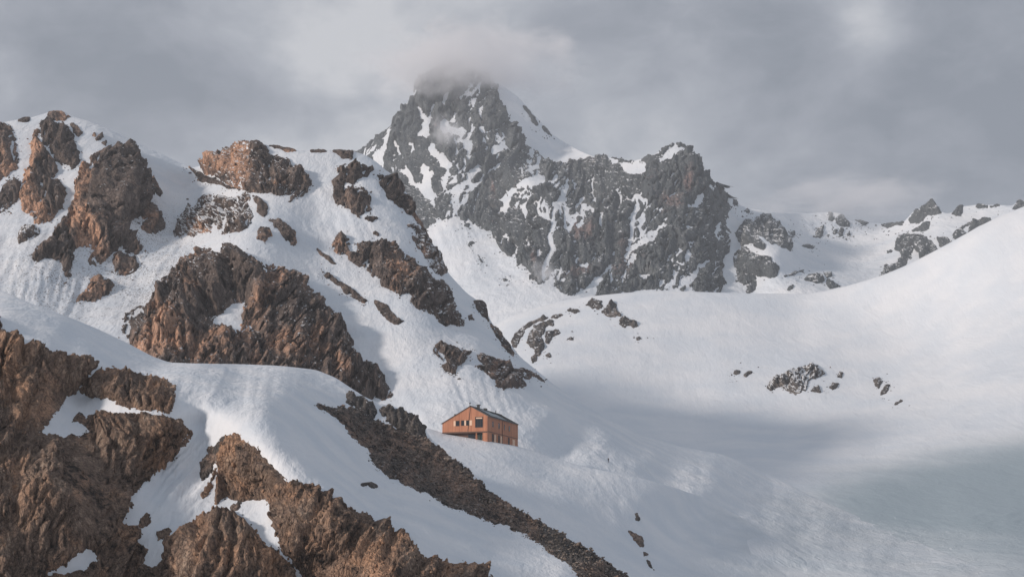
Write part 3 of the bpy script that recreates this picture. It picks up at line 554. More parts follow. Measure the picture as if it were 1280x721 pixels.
# ------------------------------------------------------------ outcrops of the right snow bowl
O4 = [
 ('curved_ledge', [(639,426),(643,416),(651,409),(664,401),(681,395),(695,392),(703,392),(695,396),(682,398),(667,403),(656,412),(651,424),(645,433),(640,433)], 'thin curved rock ledge at the left end of the snow bowl', dict(H=3)),
 ('bowl_crag', [(658,426),(662,414),(669,405),(682,400),(692,399),(691,405),(682,407),(679,414),(676,422),(681,431),(677,439),(671,450),(666,452),(665,446),(669,437),(662,433)], 'brown grey crag inside the curved ledge', dict(H=5, warm=0.15)),
 ('bowl_crag', [(682,414),(690,411),(697,410),(700,415),(692,421),(683,428),(680,424)], 'small grey crag right of the brown grey one in the bowl', dict(H=4)),
 ('bowl_rock', [(709,423),(714,420),(717,422),(715,425)], 'tiny lone rock on the smooth snow of the bowl, right of the small grey crag', dict(H=2)),
 ('bowl_rock', [(682,443),(687,441),(688,445),(683,445)], 'tiny rock right of the foot of the brown grey crag', dict(H=2)),
 ('crest_rock', [(708,387),(713,384),(722,386),(726,389),(718,390),(712,387)], 'small flat rock near the bowl crest, left of the crest cluster', dict(H=2.5)),
 ('crest_rock', [(731,381),(739,376),(754,375),(753,381),(748,387),(739,383)], 'grey rock on the bowl crest, left piece of the cluster', dict(H=4)),
 ('crest_rock', [(750,389),(757,384),(765,378),(771,382),(772,390),(776,394),(763,398),(757,394)], 'rounded grey rock on the bowl crest, middle piece of the cluster', dict(H=5)),
 ('crest_rock', [(773,401),(778,394),(787,400),(795,402),(798,408),(791,411),(788,405),(780,408),(774,406)], 'grey rock on the bowl crest, right piece of the cluster', dict(H=4)),
 ('crest_rock', [(795,421),(801,420),(801,424),(796,425)], 'tiny rock under the right end of the crest cluster', dict(H=2)),
 ('dark_outcrop', [(956,484),(972,470),(990,462),(1015,454),(1024,457),(1030,466),(1016,475),(1009,477),(1007,490),(997,492),(987,493),(982,486),(975,486),(962,489)], 'domed dark grey outcrop in the middle of the white bowl', dict(H=5, snow=0.4, patch=0.02)),
 ('dark_outcrop', [(1010,490),(1017,484),(1024,479),(1025,490),(1017,491)], 'small dark outcrop at the right foot of the domed one', dict(H=3)),
 ('bowl_rock', [(1037,484),(1041,480),(1048,479),(1046,486),(1041,487)], 'small dark rock right of the domed outcrop, lower of two', dict(H=2.5)),
 ('bowl_rock', [(1046,471),(1050,465),(1054,465),(1052,472)], 'small dark rock right of the domed outcrop, upper of two', dict(H=2.5)),
 ('bowl_rock', [(1092,475),(1100,472),(1105,476),(1099,485),(1095,482)], 'small dark rock at the right of the bowl, left of a pair', dict(H=2.5)),
 ('bowl_rock', [(1100,494),(1106,480),(1114,480),(1107,491)], 'slanting dark rock at the right of the bowl, right of a pair', dict(H=2.5)),
 ('bowl_rock', [(1119,505),(1125,500),(1128,501),(1122,506)], 'tiny dark rock lowest at the right of the bowl', dict(H=2)),
 ('bowl_rock', [(912,470),(919,465),(925,465),(923,469),(915,471)], 'tiny flat rock left of the domed outcrop, outer of two', dict(H=2)),
 ('bowl_rock', [(929,471),(936,465),(942,464),(940,468),(932,473)], 'tiny flat rock left of the domed outcrop, inner of two', dict(H=2)),
]
for i, (nm, pl, lb, kw) in enumerate(O4):
    kw = dict(kw); kw.setdefault('snow', 0.2); kw.setdefault('warm', -0.1)
    rock(nm, L4, pl, ROCK_GREY, lb, 'crag' if 'crag' in nm else ('rock' if 'rock' in nm else RK), seed=200 + i * 3, jit=0.5 if kw['H'] < 4 else 0.8, bw=kw['H'], amp=0.35 + 0.1 * kw['H'], **kw)

# ------------------------------------------------------------ the far massif
MASS = [(436,199),(455,183),(470,171),(487,159),(495,144),(508,129),(517,118),(522,103),(528,95),(540,86),(555,79),(572,77),(590,82),(612,95),(620,108),(624,125),(637,150),(647,162),(660,180),(680,200),(705,206),(722,202),(745,196),(760,195),(785,201),(807,197),(820,191),(845,178),(860,184),(872,198),(875,210),(885,215),(892,229),(900,228),(907,243),(912,260),(908,275),(912,290),(911,313),(905,325),(902,340),(905,352),(900,366),(875,366),(862,356),(855,361),(840,357),(830,362),(810,361),(795,364),(772,367),(744,373),(747,360),(754,347),(760,337),(772,327),(785,320),(795,312),(807,305),(820,307),(819,297),(831,279),(815,287),(800,300),(775,322),(750,345),(735,356),(725,363),(711,370),(704,366),(694,356),(692,347),(686,349),(675,354),(663,349),(661,337),(649,333),(643,321),(634,318),(622,308),(614,290),(607,287),(595,285),(587,277),(577,273),(572,263),(574,254),(577,245),(584,231),(595,218),(602,209),(596,205),(589,212),(583,221),(567,233),(558,238),(564,247),(567,255),(564,273),(557,276),(550,274),(545,273),(543,280),(536,285),(520,300),(480,290),(436,230)]
MH = [
 [(522,133),(527,147),(528,161),(522,172),(534,175),(539,159),(537,149),(543,131),(541,131),(535,147),(530,145),(526,137)],
 [(549,155),(556,148),(563,155),(570,159),(580,156),(584,163),(576,173),(570,168),(560,166),(552,163)],
 [(562,153),(568,139),(570,140),(566,155)], [(560,134),(575,121),(587,109),(591,105),(588,118),(577,123),(564,136)], [(549,133),(559,117),(561,121),(553,132)],
 [(591,122),(594,125),(594,132),(590,140)], [(579,174),(585,169),(591,149),(592,160),(587,174),(590,176),(585,200),(582,188)], [(602,160),(607,164),(613,176),(608,173),(604,166)],
 [(612,183),(619,179),(624,184),(630,173),(636,188),(625,189),(614,192)],
 [(532,187),(538,180),(550,174),(543,185),(549,194),(557,194),(562,206),(562,220),(557,230),(561,239),(553,238),(554,223),(555,213),(546,201),(536,189)],
 [(502,194),(511,211),(519,223),(528,231),(528,221),(527,205),(530,204),(540,214),(546,219),(541,226),(540,237),(547,247),(541,252),(544,260),(536,252),(526,241),(515,231),(499,211),(507,212)],
 [(512,178),(520,183),(519,195),(514,190)], [(491,173),(496,178),(499,192),(494,183)],
 [(596,226),(603,221),(613,213),(624,204),(632,198),(629,204),(620,212),(612,220),(601,227),(591,238),(581,239),(587,230)],
 [(625,265),(628,254),(634,242),(641,236),(646,230),(660,222),(661,228),(647,240),(639,250),(637,268),(629,267)],
 [(641,262),(648,252),(658,243),(655,250),(645,258)], [(644,233),(658,223),(672,213),(679,220),(685,226),(672,232),(660,238)], [(688,231),(695,215),(698,218),(694,228)],
 [(716,226),(722,230),(716,243)], [(760,196),(775,209),(785,219),(805,213),(808,202),(790,204),(770,200)], [(819,202),(828,195),(843,183),(852,183),(860,190),(850,190),(838,197),(828,205)],
 [(774,267),(791,250),(792,254),(780,266)], [(860,257),(872,250),(872,245),(882,238),(881,245),(872,257),(865,260)], [(886,234),(892,230),(891,238)],
 [(834,326),(842,316),(852,315),(840,328)], [(856,318),(864,305),(863,320),(857,330)], [(849,353),(875,331),(891,319),(880,332),(865,351),(860,361),(850,359)], [(855,287),(862,282),(861,288)],
 [(874,300),(884,290),(883,294)], [(719,330),(737,331),(732,335)], [(629,286),(639,298),(636,301),(631,294)], [(648,306),(643,321),(640,318),(646,308)], [(694,354),(713,338),(703,352)],
 [(845,334),(850,331),(853,334),(848,336)], [(783,222),(790,224),(786,227)], [(660,166),(668,180),(672,185),(663,176)], [(650,205),(660,198),(665,202),(655,212)], [(800,345),(814,344),(808,350)],
]
peak = bpy.data.objects['far_snow_mountain']
rock('rock_face', L5, MASS, ROCK_FAR, None, None, holes=MH, H=4.5, bw=5, amp=0.95, stretch=3.4, dip=0.12, jit=1.15, warm=-0.06, snow=0.19, seed=300, parent=peak, big=3.0, patch=0.11,
     tints=[(858,228,6,14,2.6),(840,260,20,16,1.7),(735,290,14,20,1.1),(720,300,5,40,1.0),(740,340,40,10,1.0),(668,322,5,10,1.5),(620,235,4,12,1.8),(780,340,20,30,.5),(760,320,25,25,0.5),(590,190,25,25,0.4)])
O5 = [
 ('round_buttress', [(919,290),(932,276),(939,275),(943,280),(945,271),(952,268),(962,270),(973,278),(983,292),(990,307),(989,315),(979,313),(968,306),(958,301),(954,292),(947,295),(957,307),(957,315),(944,310),(940,305),(932,305),(927,306),(922,301)], 'smooth rounded dark buttress right of the far rock wall', dict(H=6)),
 ('lower_buttress', [(922,313),(933,308),(943,318),(954,320),(966,326),(975,338),(972,345),(964,348),(943,342),(945,355),(941,366),(935,367),(933,357),(920,349),(920,334),(916,320)], 'dark broken buttress below the rounded one, right of the far wall', dict(H=5, patch=0.03)),
 ('flat_rocks', [(979,345),(993,339),(1004,338),(989,345)], 'thin dark rock strip low in the far bowl, leftmost', dict(H=2.5)),
 ('flat_rocks', [(1006,349),(1010,343),(1027,343),(1031,351),(1022,355)], 'dark flat outcrop low in the far bowl, middle', dict(H=3)),
 ('flat_rocks', [(1031,355),(1035,349),(1050,358),(1037,361)], 'dark flat outcrop low in the far bowl, rightmost', dict(H=3)),
 ('flat_rocks', [(1030,342),(1039,340),(1040,347),(1035,348)], 'small dark rock above the flat outcrops of the far bowl', dict(H=2.5)),
 ('flat_rocks', [(982,363),(986,358),(993,355),(990,362)], 'small dark rock at the lower left of the far bowl outcrops', dict(H=2.5)),
 ('bowl_side_rock', [(1002,308),(1009,304),(1016,308),(1018,311),(1009,311)], 'small dark rock right of the rounded buttress', dict(H=2.5)),
 ('slope_rock', [(987,291),(993,287),(995,294),(991,296)], 'small dark rock on the far slope, upper left', dict(H=2.5)),
 ('slope_rock', [(1018,298),(1022,286),(1030,280),(1030,292),(1025,298)], 'tall dark rock on the far slope below the skyline', dict(H=3)),
 ('ridge_tooth', [(1035,275),(1036,264),(1039,266),(1043,274),(1040,277)], 'dark tooth on the far skyline left of the misty block', dict(H=3)),
 ('ridge_block', [(1044,273),(1052,267),(1060,276),(1062,284),(1054,284),(1046,281)], 'dark block fading into cloud on the far skyline', dict(H=3)),
 ('slope_rock', [(1047,293),(1051,286),(1055,288),(1053,295),(1049,297)], 'small dark rock under the misty block', dict(H=2.5)),
 ('slope_rock', [(1041,291),(1044,286),(1046,289),(1043,295)], 'narrow dark rock left of the one under the misty block', dict(H=2)),
 ('slope_rock', [(1058,293),(1062,290),(1063,295),(1059,296)], 'tiny dark rock right of the one under the misty block', dict(H=2)),
 ('ridge_teeth', [(914,256),(917,248),(922,251),(922,259),(918,258)], 'dark teeth on the skyline right of the rock wall', dict(H=3)),
 ('ridge_tooth', [(932,264),(934,260),(938,265),(935,267)], 'small tooth on the skyline above the rounded buttress', dict(H=2)),
 ('pyramid_peak', [(1135,276),(1139,270),(1145,261),(1150,264),(1157,254),(1165,248),(1172,259),(1176,267),(1160,271),(1146,280),(1139,278)], 'dark pyramid shaped rock peak on the right skyline', dict(H=5)),
 ('skyline_tooth', [(1189,268),(1194,262),(1199,257),(1203,257),(1202,271),(1195,272)], 'dark tooth right of the pyramid peak', dict(H=3)),
 ('skyline_strip', [(1219,258),(1221,255),(1237,257),(1250,255),(1250,257),(1237,260),(1225,260)], 'thin dark rock strip along the right skyline', dict(H=2)),
 ('skyline_tooth', [(1266,261),(1270,254),(1275,249),(1282,252),(1292,258),(1275,262)], 'dark tooth at the right end of the skyline', dict(H=3)),
 ('broken_crag', [(1110,316),(1120,312),(1120,300),(1132,291),(1155,294),(1167,302),(1174,312),(1160,325),(1150,328),(1149,318),(1142,310),(1139,322),(1130,335),(1115,345),(1101,352),(1101,340),(1105,332),(1120,332),(1130,322),(1125,315)], 'broken dark crag above the white slope on the right', dict(H=5, patch=0.02)),
 ('slope_crag', [(1139,289),(1145,285),(1152,281),(1158,278),(1164,276),(1162,286),(1152,290)], 'small dark crag between the pyramid peak and the broken crag', dict(H=3)),
 ('slope_crag', [(1172,298),(1185,296),(1190,304),(1180,312),(1174,307)], 'small dark crag right of the broken crag', dict(H=3)),
 ('slope_ledge', [(1190,296),(1200,286),(1207,280),(1220,276),(1238,271),(1238,276),(1220,284),(1205,296),(1195,300)], 'dark slanting ledge just above the white slope on the right', dict(H=3, patch=0.03)),
 ('skyline_strip', [(1067,274),(1072,273),(1085,279),(1080,282)], 'low rocks on the hazy skyline right of the misty block', dict(H=2)),
 ('skyline_strip', [(1101,281),(1115,278),(1130,277),(1128,281),(1110,285)], 'low rocks on the hazy skyline left of the pyramid peak', dict(H=2)),
 ('ridge_rib', [(654,133),(660,136),(668,149),(673,158),(669,159),(662,148)], 'dark rib of rock on the snowy right shoulder of the far peak, upper', dict(H=2.5)),
 ('ridge_rib', [(674,152),(682,160),(689,170),(684,169),(677,161)], 'dark rib of rock on the snowy right shoulder of the far peak, lower', dict(H=2)),
 ('couloir_rock', [(578,281),(584,278),(589,280),(585,284),(580,284)], 'small dark rock at the mouth of the couloir', dict(H=2)),
 ('bowl_boulder', [(584,306),(590,302),(595,302),(591,306),(586,308)], 'dark slab on the far snowfield below the couloir', dict(H=2)),
 ('bowl_boulder', [(600,323),(604,328),(602,329)], 'thin slab on the far snowfield, nearer the wall', dict(H=1.5)),
 ('bowl_boulder', [(629,349),(635,347),(636,350),(631,351)], 'tiny boulder on the far snowfield, lowest', dict(H=2)),
]
for i, (nm, pl, lb, kw) in enumerate(O5):
    kw = dict(kw); kw.setdefault('snow', 0.2)
    cat = 'crag' if 'crag' in nm else ('peak' if 'peak' in nm else ('boulder' if 'boulder' in nm else 'rock'))
    nm = {'flat_rocks': 'flat_rock', 'ridge_teeth': 'rock_tooth', 'ridge_tooth': 'rock_tooth', 'skyline_tooth': 'rock_tooth'}.get(nm, nm)
    rock(nm, L5, pl, ROCK_FAR, lb, cat, seed=400 + i * 3, jit=0.5 if kw['H'] < 4 else 0.8, bw=kw['H'], amp=0.3 + 0.1 * kw['H'], warm=-0.4, stretch=2.0, **kw)

# ------------------------------------------------------------ loose stones
rng = np.random.default_rng(7)
def ico_template(seed, sub=1):
    bm = bmesh.new(); bmesh.ops.create_icosphere(bm, subdivisions=sub, radius=1.0)
    r = random.Random(seed)
    for v in bm.verts:
        f = r.uniform(0.72, 1.12); v.co = Vector((v.co.x * f, v.co.y * f * 0.85, v.co.z * f * 0.75))
    V = np.array([v.co[:] for v in bm.verts]); T = np.array([[x.index for x in f.verts] for f in bm.faces]); bm.free(); return V, T
TEMPL = [ico_template(s, 2) for s in range(5)]; TEMPS = [ico_template(s + 9, 1) for s in range(5)]


def stones(name, lay, pts, sizes, mat, parent=None, sink=0.25, templ=TEMPS, warm=0.1, elong=1.0):
    """pts in photo px, sizes radius in px -> one mesh of loose stones"""
    pts = np.asarray(pts, float); u = pts[:, 0]; w = pts[:, 1] - lay.crest(u)
    P, m, und = lay.base(u, w)
    Pu, _, _ = lay.base(u + 1.0, w + lay.crest(u) - lay.crest(u + 1.0)); Pv, _, _ = lay.base(u, w + 1.0)
    N = np.cross(Pu - P, Pv - P); N /= np.linalg.norm(N, axis=1, keepdims=True); N *= np.where((N * P).sum(1) > 0, -1, 1)[:, None]
    VV, TT, off = [], [], 0
    for i in range(len(pts)):
        V, T = templ[i % len(templ)]
        a = rng.uniform(0, 6.28); c, s_ = math.cos(a), math.sin(a); b = rng.uniform(-0.7, 0.7); cb, sb = math.cos(b), math.sin(b)
        R = np.array([[c, -s_, 0], [s_, c, 0], [0, 0, 1]]) @ np.array([[cb, 0, sb], [0, 1, 0], [-sb, 0, cb]])
        k = sizes[i] * m[i] * np.array([1.0 * rng.uniform(0.8, 1.5) * elong, rng.uniform(0.6, 1.1), rng.uniform(0.5, 0.95)])
        Q = (V * k) @ R.T + P[i] + N[i] * (und[i] + sizes[i] * (1 - 2 * sink) * 0.5) * m[i]
        VV.append(Q); TT.append(T + off); off += len(V)
    me = np_mesh(name, np.concatenate(VV), np.concatenate(TT)); add_attr(me, 'tint', np.repeat(rng.normal(0.1, 0.5, len(pts)), len(templ[0][0])))
    o = link(name, me, mat, parent); tagset(o, kind='stuff'); o['px'] = float(np.median(m)); o['bumpy'] = 0.5; o['warm'] = warm; o['snowy'] = 0.1; o['dark'] = 0.0
    return o


def inside_pts(poly, n, marg=1.5):
    P = np.array(poly, float); out = []
    while len(out) < n:
        q = rng.uniform(P.min(0), P.max(0), (n * 4, 2)); s = sdf(poly, q[:, 0], q[:, 1]); out += list(q[s > marg])
    return np.array(out[:n])


def around_pts(polys, n, spread):
    out = []
    per = [len(p) for p in polys]
    for _ in range(n):
        p = polys[rng.integers(len(polys))]; k = rng.integers(len(p)); a = np.array(p[k], float); b = np.array(p[(k + 1) % len(p)], float)
        q = a + (b - a) * rng.random() + rng.normal(0, spread, 2) + np.array([0, spread * 0.3]); out.append(q)
    return np.array(out)


def stones_on(name, rk, n, lo, hi, stretch=1.0, out=0.15, test=None, templ=TEMPS):
    """n angular blocks half sunk in the surface of an outcrop, as one part of it"""
    me0 = rk.data; nv = len(me0.vertices)
    V0 = np.empty(nv * 3, np.float32); me0.vertices.foreach_get('co', V0); V0 = V0.reshape(-1, 3)
    N0 = np.empty(nv * 3, np.float32); me0.vertex_normals.foreach_get('vector', N0); N0 = N0.reshape(-1, 3)
    T0 = np.empty(nv, np.float32); me0.attributes['tint'].data.foreach_get('value', T0)
    idx = rng.integers(0, nv, n); px = rk['px']; VV, TT, TI, off = [], [], [], 0
    for k, i in enumerate(idx):
        V, T = templ[k % len(templ)]
        a = rng.uniform(0, 6.28); c, s_ = math.cos(a), math.sin(a); b = rng.normal(0, 0.35); cb, sb = math.cos(b), math.sin(b)
        Rz = np.array([[c, -s_, 0], [s_, c, 0], [0, 0, 1]]); Rt = np.array([[cb, 0, sb], [0, 1, 0], [-sb, 0, cb]])
        r = lo * (hi / lo) ** (rng.random() ** 1.7) * px
        Q = ((V @ Rz.T) * (r * np.array([rng.uniform(0.7, 1.2), rng.uniform(0.7, 1.1), stretch * rng.uniform(0.8, 1.3)]))) @ Rt.T + V0[i] + N0[i] * r * out
        VV.append(Q); TT.append(T + off); TI.append(np.full(len(V), T0[i] + rng.normal(0, 0.45))); off += len(V)
    me = np_mesh(name, np.concatenate(VV), np.concatenate(TT)); add_attr(me, 'tint', np.concatenate(TI))
    o = link(name, me, me0.materials[0], rk); tagset(o, kind='stuff')
    for k in ('px', 'warm', 'snowy', 'dark'): o[k] = rk[k]
    return o
D_ = bpy.data.objects
rb = stones_on('rubble', band, 3600, 0.9, 3.8, 0.7, 0.45); rb['dark'] = -0.28; rb['warm'] = 0.25
stones_on('rock_blocks', D_['foreground_cliff'], 1300, 0.9, 3.4, 1.7)
stones_on('rock_blocks', D_['cliff_block'], 90, 0.9, 3.4, 2.2)
stones_on('rock_blocks', D_['lower_cliff'], 800, 0.9, 3.4, 1.9)
stones_on('rock_blocks', D_['great_crag'], 700, 0.8, 2.8, 1.5)
stones_on('rock_blocks', D_['oval_crag'], 300, 0.8, 2.6, 1.9)
stones_on('rock_blocks', D_['long_crag'], 250, 0.7, 2.4, 1.5)
stones_on('rock_blocks', D_['orange_crag'], 180, 0.7, 2.4, 1.8)
stones_on('rock_blocks', D_['rock_spire'], 90, 0.7, 2.2, 2.2)
stones_on('rock_blocks', D_['rock_tower'], 50, 0.7, 2.0, 2.6)
stones_on('rock_blocks', D_['lumpy_crag'], 100, 0.7, 2.2, 1.6)
stones_on('rock_blocks', D_['split_crag'], 120, 0.7, 2.2, 1.7)
stones_on('rock_blocks', D_['rock_face'], 900, 0.8, 2.6, 2.4, 0.05)
# the bigger blocks of the rubble band, each a part of it
bm_templ = []
for k in range(4):
    V, T = TEMPL[k]; me = np_mesh('boulder', V, T); add_attr(me, 'tint', np.full(len(V), 0.2 * k - 0.1)); me.materials.append(ROCK_GREY); bm_templ.append(me)
bv = np.empty(len(band.data.vertices) * 3, np.float32); band.data.vertices.foreach_get('co', bv); bv = bv.reshape(-1, 3)
Pb = bv[rng.integers(0, len(bv), 70)]; mb = Pb[:, 1] / F
for i in range(len(Pb)):
    o = bpy.data.objects.new('boulder', bm_templ[i % 4]); COL.objects.link(o); o.parent = band
    r_ = float(rng.uniform(2.6, 4.8)) * float(mb[i]); o.location = Pb[i] + np.array([0, -1, 0.6]) * mb[i] * 1.0
    o.scale = (r_ * rng.uniform(0.9, 1.5), r_ * rng.uniform(0.6, 1), r_ * rng.uniform(0.5, 0.9)); o.rotation_euler = tuple(rng.uniform(-0.6, 0.6, 2)) + (rng.uniform(0, 6.28),)
    o['px'] = float(mb[i]); o['warm'] = 0.3; o['snowy'] = 0.0; o['dark'] = -0.3
def drop(pts, lay, lo=3): return pts[(pts[:, 1] - lay.crest(pts[:, 0])) > lo]
pl3 = [p[1] for p in O3 if len(p[1]) > 8]
q = drop(around_pts(pl3, 1500, 3.6), L3); s1 = stones('scattered_stones', L3, q, np.clip(rng.lognormal(-0.25, 0.5, len(q)), 0.35, 2.4), ROCK_MID)
q = drop(around_pts([p[1] for p in O4], 220, 5), L4); s2 = stones('scattered_bowl_stones', L4, q, np.clip(rng.lognormal(-0.35, 0.35, len(q)), 0.35, 1.4), ROCK_GREY)
q = drop(np.concatenate([around_pts([p[1] for p in O5], 600, 5), around_pts([MASS[-34:-2], MASS[56:100]], 160, 4), np.stack([rng.uniform(985, 1130, 90), rng.normal(285, 12, 90)], 1)]), L5)
s3 = stones('scattered_far_rocks', L5, q, np.clip(rng.lognormal(-0.1, 0.4, len(q)), 0.5, 2.2), ROCK_FAR, warm=-0.4)
q = drop(np.concatenate([around_pts([FC], 120, 3.0), around_pts([O1 for O1 in (FB, FA)], 90, 2.0)]), L1); s4 = stones('scattered_ridge_stones', L1, q, np.clip(rng.lognormal(-0.1, 0.35, len(q)), 0.5, 1.8), ROCK_GREY)

# crusted avalanche lumps on the valley floor
n_ = 420; q = np.stack([np.clip(rng.normal(1090, 75, n_), 950, 1330), 0 * rng.random(n_)], 1)
q[:, 1] = 664 + (q[:, 0] - 1090) * 0.10 + rng.normal(0, 10, n_)
for k in range(len(q)): q[k, 0] += 6 * math.sin(q[k, 1] * 0.9)
sl_ = stones('snow_debris', L4, q, rng.lognormal(-0.45, 0.4, len(q)), SNOW, elong=2.2, sink=0.9); add_attr(sl_.data, 'painted_shade', np.full(len(sl_.data.vertices), 0.55))  # lumps carry the same painted shade as the floor around them

# ------------------------------------------------------------ the mountain hut
def timber(name, c1, c2, board=0.16):
    m, t = newmat(name)
    co = t.add('ShaderNodeTexCoord').outputs['Object']
    sx = t.add('ShaderNodeSeparateXYZ', ins={0: co})
    along = t.math('ADD', sx.outputs[0], sx.outputs[1])
    fl = t.math('FLOOR', t.math('DIVIDE', along, board))
    wn = t.add('ShaderNodeTexWhiteNoise', noise_dimensions='1D'); t.put(wn.inputs['W'], fl)
    grain = t.noise(t.vmath('MULTIPLY', co, (4, 4, 0.5)), 2.0, 5, 0.6); blot = t.noise(co, 0.5, 3, 0.5)
    f = t.math('ADD', t.math('MULTIPLY', wn.outputs[0], 0.45), t.math('ADD', t.math('MULTIPLY', grain, 0.35), t.math('MULTIPLY', blot, 0.35)))
    col = t.mix(t.smooth(f, 0.2, 0.95), c1, c2)
    fr = t.math('FRACT', t.math('DIVIDE', along, board))
    gap = t.math('MULTIPLY', t.smooth(fr, 0.0, 0.12), t.smooth(t.math('SUBTRACT', 1.0, fr), 0.0, 0.12))
    bump = t.add('ShaderNodeBump', ins={'Strength': 0.8, 'Distance': 0.03, 'Height': gap})
    b = t.add('ShaderNodeBsdfPrincipled', ins={'Base Color': col, 'Roughness': 0.7, 'Normal': bump})
    t.put(t.add('ShaderNodeOutputMaterial').inputs[0], b.outputs[0]); return m
WOOD = timber('larch_boards', (0.33, 0.13, 0.072, 1), (0.57, 0.255, 0.145, 1))
DARKWOOD = timber('weathered_boards', (0.09, 0.05, 0.04, 1), (0.17, 0.09, 0.07, 1))
PALEWOOD = plain('pale_shutter_paint', (0.72, 0.50, 0.36), 0.6)
ROOFM = plain('roof_metal', (0.065, 0.075, 0.078), 0.45, 0.0, 0.3, 0.6)
ROOFL = plain('frosted_roof_sheet', (0.26, 0.31, 0.34), 0.4, 0.0, 0.25, 0.8)
DARKM = plain('dark_metal', (0.035, 0.037, 0.04), 0.5)
GLASS = plain('window_glass', (0.018, 0.024, 0.032), 0.08, 0, 0.2, 1.0, 0.6)
GREENGLASS = plain('green_glass', (0.05, 0.085, 0.08), 0.12, 0, 0.2, 1.0, 0.6)
TRIM = plain('brown_trim', (0.10, 0.055, 0.04), 0.6)

a_h = math.radians(18)
D0 = 497.0
HP = at(610, 550.5, D0)
hut = bpy.data.objects.new('mountain_hut', None); COL.objects.link(hut)
hut.location = HP; hut.rotation_euler = (0, 0, -a_h)
tagset(hut, 'orange timber mountain hut with a dark roof standing on the snowy knoll', 'hut')
def mpx(n): return n * D0 / F
WG = 57.3 * D0 / F / math.cos(a_h) * 1.01
LH = 30.0
def zrow(v, D): return float(at(0, v, D)[2] - HP[2])
xa = -22.5 * D0 / F / math.cos(a_h)
ZE = zrow(519.4, D0); ZA = zrow(507.2, D0 + 5.7 * math.sin(a_h)); ZL = zrow(528.5, D0 + WG * math.sin(a_h)); ZB = zrow(539.2, D0 + 2)


def box_bm(bm, x0, x1, y0, y1, z0, z1):
    vs = [bm.verts.new(c) for c in ((x0, y0, z0), (x1, y0, z0), (x1, y1, z0), (x0, y1, z0), (x0, y0, z1), (x1, y0, z1), (x1, y1, z1), (x0, y1, z1))]
    for f in ((0, 3, 2, 1), (4, 5, 6, 7), (0, 1, 5, 4), (1, 2, 6, 5), (2, 3, 7, 6), (3, 0, 4, 7)): bm.faces.new([vs[i] for i in f])


def bm_obj(name, bm, mat, parent, label=None, smooth=False):
    bmesh.ops.recalc_face_normals(bm, faces=bm.faces)
    me = bpy.data.meshes.new(name); bm.to_mesh(me); bm.free(); o = link(name, me, mat, parent, smooth); tagset(o, label); return o


def box(name, mat, parent, *b, label=None):
    bm = bmesh.new(); box_bm(bm, *b); return bm_obj(name, bm, mat, parent, label)


def prism(bm, prof, y0, y1):
    a = [bm.verts.new((x, y0, z)) for x, z in prof]; b = [bm.verts.new((x, y1, z)) for x, z in prof]; n = len(prof)
    bm.faces.new(a); bm.faces.new(b[::-1])
    for i in range(n): bm.faces.new((a[i], a[(i + 1) % n], b[(i + 1) % n], b[i]))


bm = bmesh.new(); prism(bm, [(-WG, ZB), (0, ZB), (0, ZE - 0.12), (xa, ZA - 0.12), (-WG, ZL - 0.12)], 0, LH); bm_obj('upper_wall', bm, WOOD, hut)
bm = bmesh.new(); box_bm(bm, -1.75, -0.03, 0.03, LH - 0.05, -6, ZB - 0.002); bm_obj('corner_wall', bm, WOOD, hut)
box('lower_wall', DARKWOOD, hut, -WG + 0.5, -1.76, 1.3, LH - 0.1, -6, ZB - 0.002, label='dark recessed lower storey')
box('floor_beam', TRIM, hut, -WG - 0.05, 0.05, -0.06, 0.12, ZB - 0.42, ZB - 0.004)
# roof slopes with overhang, standing seams and ridge cap
def slope(x0, z0, x1, z1, name, mat, y0, y1, lift, th):
    bm = bmesh.new(); dx, dz = x1 - x0, z1 - z0; L = math.hypot(dx, dz); nx, nz = -dz / L, dx / L
    if nz < 0: nx, nz = -nx, -nz
    prism(bm, [(x0 + nx * lift, z0 + nz * lift), (x1 + nx * lift, z1 + nz * lift), (x1 + nx * (lift + th), z1 + nz * (lift + th)), (x0 + nx * (lift + th), z0 + nz * (lift + th))], y0, y1)
    return bm_obj(name, bm, mat, hut)
sR = (ZA - ZE) / (0 - xa); sL = (ZA - ZL) / (xa + WG)
slope(xa + 0.02, ZA - 0.12, 0.35, ZE - 0.12 - 0.35 * sR, 'roof_slope', ROOFM, -0.25, LH + 0.25, 0.0, 0.14)
slope(xa - 0.02, ZA - 0.12, -WG - 0.35, ZL - 0.12 - 0.35 * sL, 'roof_slope', ROOFM, -0.25, LH + 0.25, 0.0, 0.14)
for k in range(24):
    y = 0.3 + k * 1.27; slope(xa + 0.05, ZA - 0.12, 0.34, ZE - 0.12 - 0.34 * sR, 'roof_seam', ROOFM, y, y + 0.05, 0.142, 0.06)
for (y0, y1, f0, f1) in ((5.2, 9.6, 0.15, 0.9), (10.2, 14.0, 0.2, 0.95), (14.6, 18.5, 0.35, 0.97)):
    slope(xa * (1 - f0), ZA - 0.12 + sR * xa * f0, xa * (1 - f1), ZA - 0.12 + sR * xa * f1, 'roof_panel', ROOFL, y0, y1, 0.21, 0.05)
box('ridge_cap', DARKM, hut, xa - 0.2, xa + 0.2, -0.26, LH + 0.26, ZA - 0.02, ZA + 0.12)
box('corner_board', TRIM, hut, -0.14, 0.05, -0.05, 0.1, -1.0, ZE - 0.3)


